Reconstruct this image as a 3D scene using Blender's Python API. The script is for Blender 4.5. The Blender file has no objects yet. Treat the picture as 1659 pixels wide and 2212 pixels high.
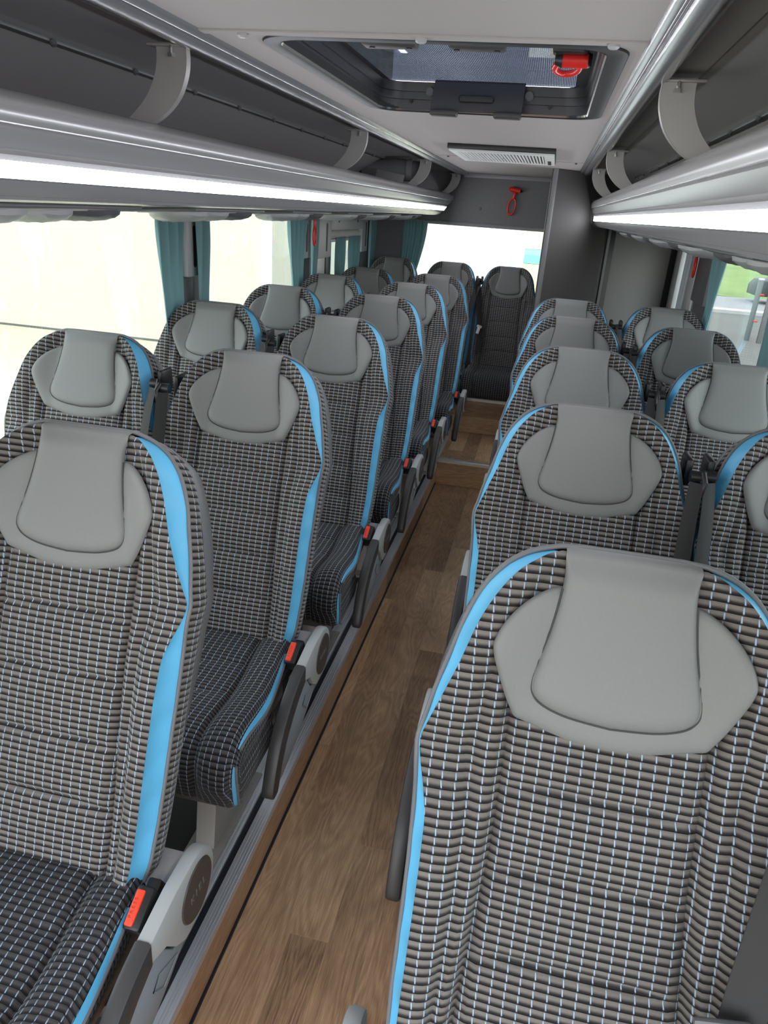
import bpy, bmesh, math, random
from mathutils import Vector, Matrix
random.seed(7)
S = bpy.context.scene
COL = S.collection
PI = math.pi
R = math.radians

# ------------------------------------------------------------------ materials
def new_mat(name):
    m = bpy.data.materials.new(name); m.use_nodes = True
    nt = m.node_tree; nt.nodes.clear()
    out = nt.nodes.new('ShaderNodeOutputMaterial')
    return m, nt, out

class NB:
    """small node-building helper"""
    def __init__(s, nt): s.nt = nt
    def node(s, t, **kw):
        n = s.nt.nodes.new(t)
        for k, v in kw.items(): setattr(n, k, v)
        return n
    def link(s, a, b): s.nt.links.new(a, b)
    def setin(s, sock, v):
        if hasattr(v, 'is_linked') or isinstance(v, bpy.types.NodeSocket): s.link(v, sock)
        else: sock.default_value = v
    def math(s, op, a, b=0.0, c=0.0, clamp=False):
        n = s.node('ShaderNodeMath', operation=op); n.use_clamp = clamp
        s.setin(n.inputs[0], a); s.setin(n.inputs[1], b)
        if op in ('MULTIPLY_ADD', 'SMOOTH_MIN', 'COMPARE', 'WRAP'): s.setin(n.inputs[2], c)
        return n.outputs[0]
    def mix(s, f, a, b):
        n = s.node('ShaderNodeMix', data_type='RGBA')
        s.setin(n.inputs[0], f); s.setin(n.inputs[6], a); s.setin(n.inputs[7], b)
        return n.outputs[2]
    def sstep(s, v, a, b):
        n = s.node('ShaderNodeMapRange', interpolation_type='SMOOTHSTEP')
        s.setin(n.inputs[0], v); n.inputs[1].default_value = a; n.inputs[2].default_value = b
        return n.outputs[0]
    def noise(s, vec, scale, detail=2, rough=.5, dist=0.0):
        n = s.node('ShaderNodeTexNoise'); s.link(vec, n.inputs['Vector'])
        n.inputs['Scale'].default_value = scale; n.inputs['Detail'].default_value = detail
        n.inputs['Roughness'].default_value = rough; n.inputs['Distortion'].default_value = dist
        return n.outputs[0]
    def bump(s, h, strength, dist):
        n = s.node('ShaderNodeBump'); s.link(h, n.inputs['Height'])
        n.inputs['Strength'].default_value = strength; n.inputs['Distance'].default_value = dist
        return n.outputs[0]

def c4(c): return (c[0], c[1], c[2], 1.0)

def plain(name, col, rough=.5, metal=0.0, spec=.5, bump=0, bscale=400, var=0.0, emit=None, estr=0, coat=0):
    m, nt, out = new_mat(name); b = NB(nt)
    p = b.node('ShaderNodeBsdfPrincipled')
    p.inputs['Base Color'].default_value = c4(col); p.inputs['Roughness'].default_value = rough
    p.inputs['Metallic'].default_value = metal; p.inputs['Specular IOR Level'].default_value = spec
    p.inputs['Coat Weight'].default_value = coat
    if emit:
        p.inputs['Emission Color'].default_value = c4(emit); p.inputs['Emission Strength'].default_value = estr
    tc = b.node('ShaderNodeTexCoord')
    if var:
        f = b.noise(tc.outputs['Object'], bscale * .25, 3)
        b.link(b.mix(f, c4([x * (1 - var) for x in col]), c4([min(1, x * (1 + var)) for x in col])), p.inputs['Base Color'])
    if bump:
        b.link(b.bump(b.noise(tc.outputs['Object'], bscale, 3), bump, .001), p.inputs['Normal'])
    b.link(p.outputs[0], out.inputs[0])
    return m

def fabric_mat(nm='woven_seat_fabric', pile_c=(.215, .194, .177, 1), shade_c=(.018, .0165, .017, 1), thr=(.37, .48, .63, 1)):
    m, nt, out = new_mat(nm); b = NB(nt)
    uv = b.node('ShaderNodeUVMap').outputs[0]
    sep = b.node('ShaderNodeSeparateXYZ'); b.link(uv, sep.inputs[0])
    v = b.math('DIVIDE', sep.outputs[1], .0112)
    fv = b.math('FRACT', v)
    iv = b.math('FLOOR', v)
    # light thread between the columns, drawn as one short slanted stitch per rib
    u0 = b.math('DIVIDE', sep.outputs[0], .0172)
    u = b.math('ADD', u0, b.math('MULTIPLY', b.math('SUBTRACT', fv, .5), .07))
    fu = b.math('FRACT', u)
    du = b.math('ABSOLUTE', b.math('SUBTRACT', fu, .5))        # 0 at column centre of a thread
    th = b.math('SUBTRACT', 1.0, b.sstep(du, .035, .07))
    dash = b.math('MULTIPLY', b.sstep(fv, .05, .16), b.math('SUBTRACT', 1.0, b.sstep(fv, .80, .92)))
    th = b.math('MULTIPLY', th, b.math('MULTIPLY_ADD', dash, .92, .08))
    # ribs: taupe pile lit from above, shade below painted in charcoal, black weft gap
    nz = b.noise(b.node('ShaderNodeTexCoord').outputs['Object'], 900, 2)
    pile = b.sstep(fv, .12, .62)
    gap = b.math('MULTIPLY', b.sstep(fv, .0, .07), b.math('SUBTRACT', 1.0, b.sstep(fv, .88, .97)))
    base = b.mix(pile, shade_c, pile_c)
    base = b.mix(b.math('MULTIPLY_ADD', nz, .5, -.1, ), base, (.05, .045, .042, 1))
    base = b.mix(gap, (.006, .006, .008, 1), base)
    base = b.mix(th, base, thr)
    p = b.node('ShaderNodeBsdfPrincipled')
    b.link(base, p.inputs['Base Color']); p.inputs['Roughness'].default_value = .85
    p.inputs['Specular IOR Level'].default_value = .12
    p.inputs['Sheen Weight'].default_value = .12; p.inputs['Sheen Roughness'].default_value = .4
    hgt = b.math('ADD', b.math('SINE', b.math('MULTIPLY', fv, PI)), b.math('MULTIPLY', th, .55))
    hgt = b.math('SUBTRACT', hgt, b.math('MULTIPLY', b.math('SUBTRACT', 1.0, b.sstep(du, .0, .14)), .35))
    b.link(b.bump(hgt, .8, .0022), p.inputs['Normal'])
    b.link(p.outputs[0], out.inputs[0])
    return m

def wood_mat(name, along='Y', tint=1.0):
    m, nt, out = new_mat(name); b = NB(nt)
    tc = b.node('ShaderNodeTexCoord').outputs['Object']
    sep = b.node('ShaderNodeSeparateXYZ'); b.link(tc, sep.inputs[0])
    if along == 'Y': x, y = sep.outputs[0], sep.outputs[1]
    elif along == 'YZ': x, y = sep.outputs[2], sep.outputs[1]
    else: x, y = sep.outputs[2], sep.outputs[0]
    cx = b.math('DIVIDE', b.math('ADD', x, .471), .0945)
    i = b.math('FLOOR', cx); fx = b.math('FRACT', cx)
    off = b.math('ADD', b.math('MULTIPLY_ADD', i, .547, .61), b.math('MULTIPLY', b.math('MULTIPLY', i, b.math('SUBTRACT', i, 1.0)), -.1235))
    cy = b.math('SUBTRACT', y, off)
    j = b.math('FLOOR', cy); fy = b.math('FRACT', cy)
    # per-plank random
    comb = b.node('ShaderNodeCombineXYZ'); b.link(i, comb.inputs[0]); b.link(j, comb.inputs[1])
    wn = b.node('ShaderNodeTexWhiteNoise', noise_dimensions='3D'); b.link(comb.outputs[0], wn.inputs[0])
    rnd = wn.outputs[0]
    # grain space, shifted per plank
    g = b.node('ShaderNodeCombineXYZ')
    b.link(b.math('MULTIPLY_ADD', rnd, 7.0, b.math('MULTIPLY', fx, .0945)), g.inputs[0])
    b.link(b.math('MULTIPLY_ADD', rnd, 31.0, y), g.inputs[1])
    st = b.node('ShaderNodeMapping'); b.link(g.outputs[0], st.inputs[0]); st.inputs['Scale'].default_value = (1, .16, 1)
    big = b.noise(st.outputs[0], 9, 2, .5, .4)
    rings = b.math('SINE', b.math('MULTIPLY', big, 110.0))
    st2 = b.node('ShaderNodeMapping'); b.link(g.outputs[0], st2.inputs[0]); st2.inputs['Scale'].default_value = (1, .035, 1)
    fine = b.noise(st2.outputs[0], 420, 3, .65)
    blot = b.noise(g.outputs[0], 7, 3)
    t = b.math('ADD', b.math('MULTIPLY', rings, .085), b.math('MULTIPLY_ADD', fine, 1.0, -.45))
    t = b.math('ADD', t, b.math('MULTIPLY_ADD', rnd, .55, .18))
    t = b.math('ADD', t, b.math('MULTIPLY_ADD', blot, .5, -.25), clamp=True)
    cr = b.node('ShaderNodeValToRGB'); b.link(t, cr.inputs[0])
    e = cr.color_ramp.elements
    e[0].position = 0; e[0].color = c4([x * tint for x in (.165, .096, .056)])
    e[1].position = 1; e[1].color = c4([x * tint for x in (.74, .505, .30)])
    k = e.new(.5); k.color = c4([x * tint for x in (.45, .28, .163)])
    seam = b.math('MAXIMUM', b.math('SUBTRACT', 1.0, b.sstep(fx, .0, .018)), b.math('SUBTRACT', 1.0, b.sstep(fy, .0, .0022)))
    col = b.mix(b.math('MULTIPLY', seam, .55), cr.outputs[0], c4([x * tint for x in (.50, .36, .24)]))
    p = b.node('ShaderNodeBsdfPrincipled'); b.link(col, p.inputs['Base Color'])
    p.inputs['Roughness'].default_value = .42; p.inputs['Specular IOR Level'].default_value = .4
    b.link(b.bump(fine, .15, .001), p.inputs['Normal'])
    b.link(p.outputs[0], out.inputs[0])
    return m

def glass_mat(name, tint=(.93, .97, .95), refl=.03, stripes=False):
    m, nt, out = new_mat(name); b = NB(nt)
    t = b.node('ShaderNodeBsdfTransparent'); t.inputs[0].default_value = c4(tint)
    if stripes:
        tc = b.node('ShaderNodeTexCoord').outputs['Object']
        sep = b.node('ShaderNodeSeparateXYZ'); b.link(tc, sep.inputs[0])
        fx = b.math('FRACT', b.math('DIVIDE', sep.outputs[0], .0045))
        fy = b.math('FRACT', b.math('DIVIDE', sep.outputs[1], .006))
        k = b.math('MULTIPLY', b.sstep(fx, .3, .5), b.sstep(fy, .15, .3))
        b.link(b.mix(k, (.085, .095, .12, 1), c4(tint)), t.inputs[0])
    g = b.node('ShaderNodeBsdfGlossy'); g.inputs['Roughness'].default_value = .02
    mx = b.node('ShaderNodeMixShader')
    lw = b.node('ShaderNodeLayerWeight'); lw.inputs[0].default_value = .25
    b.link(b.math('MULTIPLY_ADD', lw.outputs[0], .25, refl), mx.inputs[0])
    b.link(t.outputs[0], mx.inputs[1]); b.link(g.outputs[0], mx.inputs[2]); b.link(mx.outputs[0], out.inputs[0])
    return m

def curtain_mat():
    m, nt, out = new_mat('teal_curtain_cloth'); b = NB(nt)
    d = b.node('ShaderNodeBsdfDiffuse'); d.inputs[0].default_value = (.20, .335, .355, 1)
    tr = b.node('ShaderNodeBsdfTranslucent'); tr.inputs[0].default_value = (.32, .50, .52, 1)
    mx = b.node('ShaderNodeMixShader'); mx.inputs[0].default_value = .25
    tc = b.node('ShaderNodeTexCoord').outputs['Object']
    b.link(b.bump(b.noise(tc, 900, 2), .25, .001), d.inputs['Normal'])
    b.link(d.outputs[0], mx.inputs[1]); b.link(tr.outputs[0], mx.inputs[2]); b.link(mx.outputs[0], out.inputs[0])
    return m

def lens_mat():
    m, nt, out = new_mat('frosted_clear_plastic'); b = NB(nt)
    p = b.node('ShaderNodeBsdfPrincipled'); p.inputs['Base Color'].default_value = (.62, .62, .64, 1)
    p.inputs['Roughness'].default_value = .3
    t = b.node('ShaderNodeBsdfTransparent'); t.inputs[0].default_value = (.8, .8, .82, 1)
    mx = b.node('ShaderNodeMixShader'); mx.inputs[0].default_value = .3
    b.link(p.outputs[0], mx.inputs[1]); b.link(t.outputs[0], mx.inputs[2]); b.link(mx.outputs[0], out.inputs[0])
    return m

def grass_mat():
    m, nt, out = new_mat('grass_ground'); b = NB(nt)
    tc = b.node('ShaderNodeTexCoord').outputs['Object']
    f = b.noise(tc, .6, 6, .7)
    p = b.node('ShaderNodeBsdfPrincipled'); p.inputs['Roughness'].default_value = .9
    b.link(b.mix(f, (.045, .10, .018, 1), (.19, .25, .06, 1)), p.inputs['Base Color'])
    b.link(p.outputs[0], out.inputs[0]); return m

def mesh_wire_mat():
    return plain('galvanised_steel', (.13, .135, .14), .5, .4)

MAT = dict(
    fabric=fabric_mat(), fabric_shaded=fabric_mat('woven_seat_fabric_shaded', (.085, .080, .082, 1), (.012, .012, .016, 1), (.34, .42, .52, 1)),  # second one: same seat fabric, the cushions' shaded look painted into its colour
    leather=plain('grey_headrest_leather', (.205, .208, .207), .5, 0, .4, .18, 900, .04),
    seam=plain('dark_grey_seam', (.05, .05, .05), .7),
    blue=plain('sky_blue_gusset_vinyl', (.125, .47, .76), .45, 0, .4, .12, 500),
    pipe=plain('grey_piping', (.15, .15, .155), .5),
    shell=plain('dark_grey_seat_shell', (.125, .125, .132), .38, 0, .5, .1, 700),
    arm=plain('light_grey_armrest_plastic', (.40, .405, .405), .42, 0, .5),
    armpanel=plain('blue_grey_armrest_side', (.25, .275, .30), .45, 0, .5, .06, 900),
    pad=plain('charcoal_armrest_pad', (.040, .038, .038), .42, 0, .5, .12, 900),
    disc=plain('dark_brown_cover_disc', (.055, .046, .043), .4),
    mark=plain('embossed_grey_mark', (.16, .15, .15), .4),
    black=plain('black_plastic', (.014, .014, .015), .4),
    redbtn=plain('red_release_button', (.82, .055, .020), .4),
    redmark=plain('dark_red_emboss', (.42, .03, .012), .5),
    belt=plain('black_belt_webbing', (.020, .019, .020), .6, 0, .4, .2, 1200),
    chrome=plain('bright_metal', (.75, .75, .75), .2, 1.0),
    legm=plain('light_grey_seat_leg', (.33, .31, .29), .4, .2),
    alu=plain('brushed_aluminium', (.68, .70, .74), .36, .6),
    nosing=plain('step_nosing_aluminium', (.62, .61, .59), .38, .5),
    slot=plain('dark_rail_slot', (.012, .013, .022), .5),
    wood=wood_mat('oak_plank_floor', 'Y'),
    woods=wood_mat('oak_plank_riser_side', 'YZ', 1.0),
    woodx=wood_mat('oak_plank_riser_front', 'XZ', 1.0),
    darkfloor=plain('dark_grey_platform_floor', (.045, .042, .040), .6),
    ceil=plain('grey_ceiling_cloth', (.39, .368, .352), .85, 0, .2, .25, 700),
    bay=plain('dark_rack_lining', (.33, .312, .31), .85, 0, .2, .25, 700),
    rack=plain('silver_grey_rack_profile', (.50, .49, .505), .26, .40),
    trim=plain('polished_grey_trim', (.42, .42, .44), .2, .6),
    brk=plain('satin_steel_bracket', (.50, .485, .475), .45, .4),
    led=plain('led_diffuser', (.9, .9, .95), .5, emit=(.93, .94, 1.0), estr=18),
    wall=plain('grey_wall_lining', (.135, .135, .145), .75, 0, .25, .2, 700),
    wallgrey=plain('mid_grey_wall_cloth', (.20, .20, .205), .85, 0, .2, .25, 700),
    part=plain('grey_partition_cloth', (.085, .082, .080), .85, 0, .2, .3, 700),
    partlight=plain('light_grey_partition_cloth', (.225, .220, .212), .85, 0, .2, .3, 700),
    rubber=plain('black_rubber_seal', (.018, .018, .019), .5),
    cover=plain('grey_pillar_plastic', (.30, .30, .31), .45),
    coverl=plain('light_grey_pillar_plastic', (.46, .46, .46), .45),
    covdark=plain('dark_pillar_plastic', (.085, .082, .088), .5),
    blind=plain('pale_rolled_blind', (.55, .54, .51), .7, 0, .3, .3, 120, .15),
    hatchb=plain('black_hatch_frame', (.010, .010, .011), .5),
    handle=plain('charcoal_handle_plastic', (.052, .048, .047), .55),
    hatchw=plain('dark_blue_grey_hatch_wall', (.028, .028, .034), .35),
    white=plain('white_plastic', (.72, .72, .71), .4),
    ventdark=plain('vent_opening', (.03, .03, .032), .7),
    red=plain('red_hammer_plastic', (.72, .022, .016), .35),
    curtain=curtain_mat(), lens=lens_mat(),
    glass=glass_mat('window_glass'),
    hglass=glass_mat('dotted_hatch_glass', (.33, .355, .40), .03, True),
    asphalt=plain('light_asphalt', (.095, .092, .085), .9, 0, .3, 0, 4, .12),
    forecourt=plain('pale_forecourt_paving', (.42, .40, .31), .9, 0, .3, 0, 4, .06),
    cream=plain('cream_building_wall', (.475, .46, .38), .9, 0, .2, 0, 2, .02),
    whitewall=plain('white_building_wall', (.9, .9, .89), .9, 0, .2),
    bdoor=plain('blue_grey_building_door', (.48, .55, .62), .7),
    bwin=plain('pale_building_window', (.42, .45, .47), .4),
    green=plain('turquoise_paint', (.16, .55, .43), .7),
    yellow=plain('pale_yellow_paint', (.75, .68, .36), .8),
    grass=grass_mat(), galv=mesh_wire_mat(),
    carp=plain('dark_car_paint', (.03, .032, .035), .6, 0, .3), tyre=plain('tyre_rubber', (.02, .02, .02), .8),
    rim=plain('silver_wheel_rim', (.5, .5, .52), .3, .7), carglass=plain('dark_car_glass', (.02, .025, .03), .1),
    redmk=plain('red_marker', (.6, .03, .03), .5),
)

# ------------------------------------------------------------------ mesh helpers
class MB:
    def __init__(s): s.v = []; s.f = []; s.uv = []; s.fm = []
    def add(s, verts, faces, uvs=None, mi=0):
        o = len(s.v)
        s.v += [tuple(p) for p in verts]
        s.uv += list(uvs) if uvs else [(0, 0)] * len(verts)
        s.f += [tuple(i + o for i in f) for f in faces]
        s.fm += [mi] * len(faces)
        return s
    def grid(s, rows, uvrows=None, closed_u=False, closed_v=False, mi=0):
        n = len(rows); k = len(rows[0]); f = []
        for i in range(n if closed_v else n - 1):
            for j in range(k if closed_u else k - 1):
                a = i * k + j; b_ = i * k + (j + 1) % k; i2 = (i + 1) % n
                f.append((a, b_, i2 * k + (j + 1) % k, i2 * k + j))
        return s.add([p for r in rows for p in r], f, [q for r in uvrows for q in r] if uvrows else None, mi)
    def fan(s, pts, mi=0): return s.add(pts, [tuple(range(len(pts)))], None, mi)
    def box(s, x0, x1, y0, y1, z0, z1, bev=0.0, mi=0, seg=2, M=None):
        bm = bmesh.new()
        bmesh.ops.create_cube(bm, size=1)
        for v in bm.verts:
            v.co = Vector(((x0 + x1) / 2 + v.co.x * (x1 - x0), (y0 + y1) / 2 + v.co.y * (y1 - y0), (z0 + z1) / 2 + v.co.z * (z1 - z0)))
        if bev: bmesh.ops.bevel(bm, geom=list(bm.edges), offset=bev, segments=seg, profile=.5, affect='EDGES')
        return s.bm(bm, M, mi)
    def bm(s, bm, M=None, mi=0):
        if M is not None: bm.transform(M)
        bm.verts.ensure_lookup_table(); bm.verts.index_update()
        s.add([v.co[:] for v in bm.verts], [[v.index for v in f.verts] for f in bm.faces], None, mi)
        bm.free(); return s
    def tube(s, pts, r, n=8, closed=False, cap=True, mi=0, flat=None):
        pts = [Vector(p) for p in pts]; rows = []; N = len(pts); up = None
        rr = r if isinstance(r, (list, tuple)) else [r] * N
        for i, p in enumerate(pts):
            a = pts[i - 1] if (i > 0 or closed) else p
            c = pts[(i + 1) % N] if (i < N - 1 or closed) else p
            t = (c - a).normalized()
            if up is None:
                up = Vector((0, 0, 1)) if abs(t.z) < .9 else Vector((1, 0, 0))
            u = (up - t * up.dot(t))
            u = u.normalized() if u.length > 1e-6 else t.orthogonal().normalized()
            up = u; w = t.cross(u)
            fl = flat or 1.0
            rows.append([p + u * math.cos(2 * PI * k / n) * rr[i] + w * math.sin(2 * PI * k / n) * rr[i] * fl for k in range(n)])
        s.grid(rows, None, True, closed, mi)
        if cap and not closed:
            s.fan(rows[0][::-1], mi); s.fan(rows[-1], mi)
        return s
    def cyl(s, p0, p1, r, n=20, r2=None, mi=0):
        return s.tube([p0, p1], [r, r2 if r2 is not None else r], n, mi=mi)
    def prism(s, poly, y0, y1, axis='Y', mi=0, bev=0.0):
        """poly of (a, b): axis Y -> (x, z) profile run along y; axis X -> (y, z) profile; axis Z -> (x, y)"""
        def P(a, b_, t): return {'Y': (a, t, b_), 'X': (t, a, b_), 'Z': (a, b_, t)}[axis]
        bm = bmesh.new()
        A = [bm.verts.new(P(a, b_, y0)) for a, b_ in poly]; B_ = [bm.verts.new(P(a, b_, y1)) for a, b_ in poly]
        n = len(poly)
        bm.faces.new(A); bm.faces.new(B_[::-1])
        for i in range(n): bm.faces.new((A[i], B_[i], B_[(i + 1) % n], A[(i + 1) % n]))
        bmesh.ops.recalc_face_normals(bm, faces=bm.faces)
        if bev:
            es = [e for e in bm.edges if (e.verts[0] in A) == (e.verts[1] in A)]
            bmesh.ops.bevel(bm, geom=es, offset=bev, segments=2, profile=.5, affect='EDGES')
        return s.bm(bm, None, mi)
    def mesh(s, name, mats, sharp=35, weld=True):
        me = bpy.data.meshes.new(name)
        me.from_pydata(s.v, [], s.f)
        uvl = me.uv_layers.new(name='UVMap')
        for poly in me.polygons:
            for li in poly.loop_indices: uvl.data[li].uv = s.uv[me.loops[li].vertex_index]
        if not isinstance(mats, (list, tuple)): mats = [mats]
        for m in mats: me.materials.append(MAT[m] if isinstance(m, str) else m)
        for poly, mi in zip(me.polygons, s.fm): poly.material_index = mi
        bm = bmesh.new(); bm.from_mesh(me)
        if weld: bmesh.ops.remove_doubles(bm, verts=bm.verts, dist=1e-5)
        bmesh.ops.recalc_face_normals(bm, faces=bm.faces)
        bm.to_mesh(me); bm.free()
        me.polygons.foreach_set('use_smooth', [True] * len(me.polygons))
        me.set_sharp_from_angle(angle=R(sharp))
        me.update()
        return me

def link(name, data, parent=None):
    o = bpy.data.objects.new(name, data); COL.objects.link(o)
    if parent is not None: o.parent = parent
    return o
def tag(o, label, cat, group=None):
    o['label'] = label; o['category'] = cat
    if group: o['group'] = group
    return o
def part(name, mb, mat, parent, sharp=35, label=None, loc=None):
    o = link(name, mb.mesh(name, mat, sharp), parent)
    if label: o['label'] = label
    if loc is not None: o.location = loc
    return o
def struct(name, mb, mat, sharp=35):
    o = link(name, mb.mesh(name, mat, sharp)); o['kind'] = 'structure'; return o
def thing(name, label, cat, loc=(0, 0, 0), group=None, rot=None):
    o = link(name, None); o.empty_display_size = .05; o.location = loc
    if rot: o.rotation_euler = rot
    return tag(o, label, cat, group)
def dup(root, loc, label=None, rot=None):
    r = root.copy(); COL.objects.link(r); r.location = loc
    if rot: r.rotation_euler = rot
    if label: r['label'] = label
    for ch in list(root.children):
        c = ch.copy(); COL.objects.link(c); c.parent = r
        for g in list(ch.children):
            d = g.copy(); COL.objects.link(d); d.parent = c
    return r

def lerp_tab(tab, s):
    if s <= tab[0][0]: return tab[0][1]
    for (a, va), (b_, vb) in zip(tab, tab[1:]):
        if s <= b_:
            t = (s - a) / (b_ - a); t2 = t
            return va + (vb - va) * t2
    return tab[-1][1]
def smooth_tab(tab, n=240):
    """monotone-ish Catmull sampling of a table, returned as a dense table"""
    xs = [a for a, _ in tab]; ys = [v for _, v in tab]; m = []
    for i in range(len(xs)):
        if i == 0: m.append((ys[1] - ys[0]) / (xs[1] - xs[0]))
        elif i == len(xs) - 1: m.append((ys[-1] - ys[-2]) / (xs[-1] - xs[-2]))
        else:
            d0 = (ys[i] - ys[i - 1]) / (xs[i] - xs[i - 1]); d1 = (ys[i + 1] - ys[i]) / (xs[i + 1] - xs[i])
            m.append(0 if d0 * d1 <= 0 else 2 * d0 * d1 / (d0 + d1))
    out = []
    for i in range(len(xs) - 1):
        h = xs[i + 1] - xs[i]; k = 14
        for j in range(k):
            t = j / k
            out.append((xs[i] + t * h, (2*t**3 - 3*t*t + 1) * ys[i] + (t**3 - 2*t*t + t) * h * m[i] + (-2*t**3 + 3*t*t) * ys[i+1] + (t**3 - t*t) * h * m[i+1]))
    out.append((xs[-1], ys[-1]))
    return out
def catmull(pts, k=6, closed=False):
    P = [Vector(p) for p in pts]; n = len(P); out = []
    for i in range(n if closed else n - 1):
        p0 = P[i - 1] if (closed or i > 0) else P[0]; p1 = P[i]; p2 = P[(i + 1) % n]
        p3 = P[(i + 2) % n] if (closed or i + 2 < n) else P[-1]
        for j in range(k):
            t = j / k
            out.append(.5 * ((2 * p1) + (p2 - p0) * t + (2 * p0 - 5 * p1 + 4 * p2 - p3) * t * t + (3 * p1 - p0 - 3 * p2 + p3) * t ** 3))
    if not closed: out.append(P[-1])
    return out
def gauss(x, w): return math.exp(-(x / w) ** 2)
def smst(x, a, b_):
    t = max(0.0, min(1.0, (x - a) / (b_ - a))); return t * t * (3 - 2 * t)

# ------------------------------------------------------------------ the coach seat
TH = R(22); SN, CS = math.sin(TH), math.cos(TH)
def B(u, s, n): return (u, .273 - s * SN - n * CS, 1.123 - s * CS + n * SN)
WF = smooth_tab([(0, .085), (.006, .101), (.014, .114), (.03, .134), (.06, .156), (.10, .175), (.15, .190), (.20, .207), (.24, .221), (.265, .2275), (.29, .223), (.32, .214), (.36, .206), (.45, .204), (.60, .204), (.70, .200), (.745, .192)])
NF = smooth_tab([(0, .0), (.01, .010), (.03, .022), (.06, .030), (.10, .035), (.15, .036), (.20, .031), (.24, .020), (.265, .012), (.285, .013), (.31, .020), (.36, .034), (.45, .038), (.60, .036), (.745, .028)])
WP = smooth_tab([(0, .088), (.006, .110), (.014, .129), (.03, .152), (.06, .175), (.10, .192), (.15, .205), (.20, .218), (.24, .226), (.265, .231), (.29, .229), (.32, .226), (.36, .224), (.45, .221), (.60, .219), (.70, .214), (.745, .206)])
NP = smooth_tab([(0, -.010), (.03, -.014), (.10, -.012), (.20, -.002), (.265, .006), (.285, .006), (.34, -.004), (.45, -.012), (.745, -.014)])
TUCK = (.300, .408, .520, .625)
def w_f(s): return lerp_tab(WF, s)
def n_f(s): return lerp_tab(NF, s)
def w_p(s): return lerp_tab(WP, s)
def n_p(s): return lerp_tab(NP, s)
def x_p(s): return min(.122 + .018 * smst(s, .35, .7), w_f(s) * .72)
def nfab(u, s):
    a = abs(u); wf = w_f(s); nf = n_f(s); xp = x_p(s)
    k = smst(s, .06, .2)
    n = .004 * (1 - min(1, a / xp) ** 2) * k
    for t in TUCK:
        d = s - (t + .012 * min(1.0, a / xp) ** 2)
        if a < xp * 1.02:
            n -= .0085 * gauss(d, .0055) * smst(xp - a, -.002, .012)
    if s > .26:
        for i, t in enumerate(TUCK):      # gentle pillowing between the tucks
            n += .0035 * gauss(s - t - .052, .035) * (1 - min(1, a / xp) ** 2)
    n -= .010 * gauss(a - xp, .0055) * k
    if a > xp:
        t = min(1, (a - xp) / max(1e-4, wf - xp))
        n += nf * math.sin(PI / 2 * min(1, t * 1.15)) ** 1.1
        n -= .008 * gauss(t - .40, .09) * k
        n += .004 * gauss(t - .18, .12) * k
    # wrinkles around the shoulder point
    if a > .15 and .2 < s < .36:
        n += .0022 * math.sin(s * 260 + a * 60) * gauss(s - .275, .035) * smst(a, .15, .20)
    return n

MESH = {}
def cached(key, fn):
    if key not in MESH: MESH[key] = fn()
    return MESH[key]

def s_samples(s1):
    out = []; s = 0.0
    while s < s1:
        out.append(s); s += .0022 if s < .02 else (.006 if s < .06 else .0085)
    out.append(s1); return out
def backrest_mesh():
    mb = MB(); rows = []; uvs = []
    af = []
    for k in range(13): af.append(.60 * k / 12)
    af += [.615, .63, .645, .66, .68, .71, .74, .765, .785, .80, .83, .86, .89, .92, .945, .965, .982, 1.0]
    for s in s_samples(.745):
        wf, xp = w_f(s), x_p(s)
        half = []
        for a in af:
            half.append(xp * a / .62 if a <= .62 else xp + (wf - xp) * (a - .62) / .38)
        pr = [(u, nfab(u, s)) for u in half]
        L = [0.0]
        for (u0, n0), (u1, n1) in zip(pr, pr[1:]): L.append(L[-1] + math.hypot(u1 - u0, (n1 - n0) * .5))
        row = [B(-u, s, n) for (u, n) in pr[:0:-1]] + [B(u, s, n) for (u, n) in pr]
        uvr = [(-l, -s * 1.02) for l in L[:0:-1]] + [(l, -s * 1.02) for l in L]
        rows.append(row); uvs.append(uvr)
    mb.grid(rows, uvs)
    # patterned side behind the piping
    for sg in (-1, 1):
        rr, uu = [], []
        for s in s_samples(.74)[2:]:
            p0 = (w_p(s), n_p(s) - .003); p1 = (w_p(s) - .003, -.070)
            r_, q_ = [], []
            for k in range(7):
                t = k / 6; bul = .006 * math.sin(PI * t)
                r_.append(B(sg * (p0[0] + (p1[0] - p0[0]) * t + bul), s, p0[1] + (p1[1] - p0[1]) * t)); q_.append((.3 + .055 * t, -s))
            rr.append(r_); uu.append(q_)
        mb.grid(rr, uu)
    return mb.mesh('backrest', 'fabric', 60)
def gusset_mesh(sg):
    mb = MB(); rr = []
    for s in s_samples(.738)[1:]:
        a = (w_f(s), n_f(s) + .0005 if s > .02 else n_f(s)); b_ = (w_p(s), n_p(s)); r_ = []
        wob = .0025 * math.sin(s * 95 + sg) + .0015 * math.sin(s * 41)
        for k in range(7):
            t = k / 6; dent = -(.006 + wob) * math.sin(PI * t) * min(1, abs(a[1] - b_[1]) / .04)
            r_.append(B(sg * (a[0] + (b_[0] - a[0]) * t + dent), s, a[1] + (b_[1] - a[1]) * t))
        rr.append(r_)
    return mb.grid(rr).mesh('side_gusset', 'blue', 80)
def piping_mesh():
    mb = MB(); ss = s_samples(.742)
    pts = [B(w_p(s), s - .004 * (1 - smst(s, 0, .05)), n_p(s)) for s in reversed(ss)]
    pts += [B(u, -.006, -.015) for u in (.06, .03, 0, -.03, -.06)]
    pts += [B(-w_p(s), s - .004 * (1 - smst(s, 0, .05)), n_p(s)) for s in ss]
    mb.tube(pts, .0038, 7)
    return mb.mesh('piping', 'pipe', 80)
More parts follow.
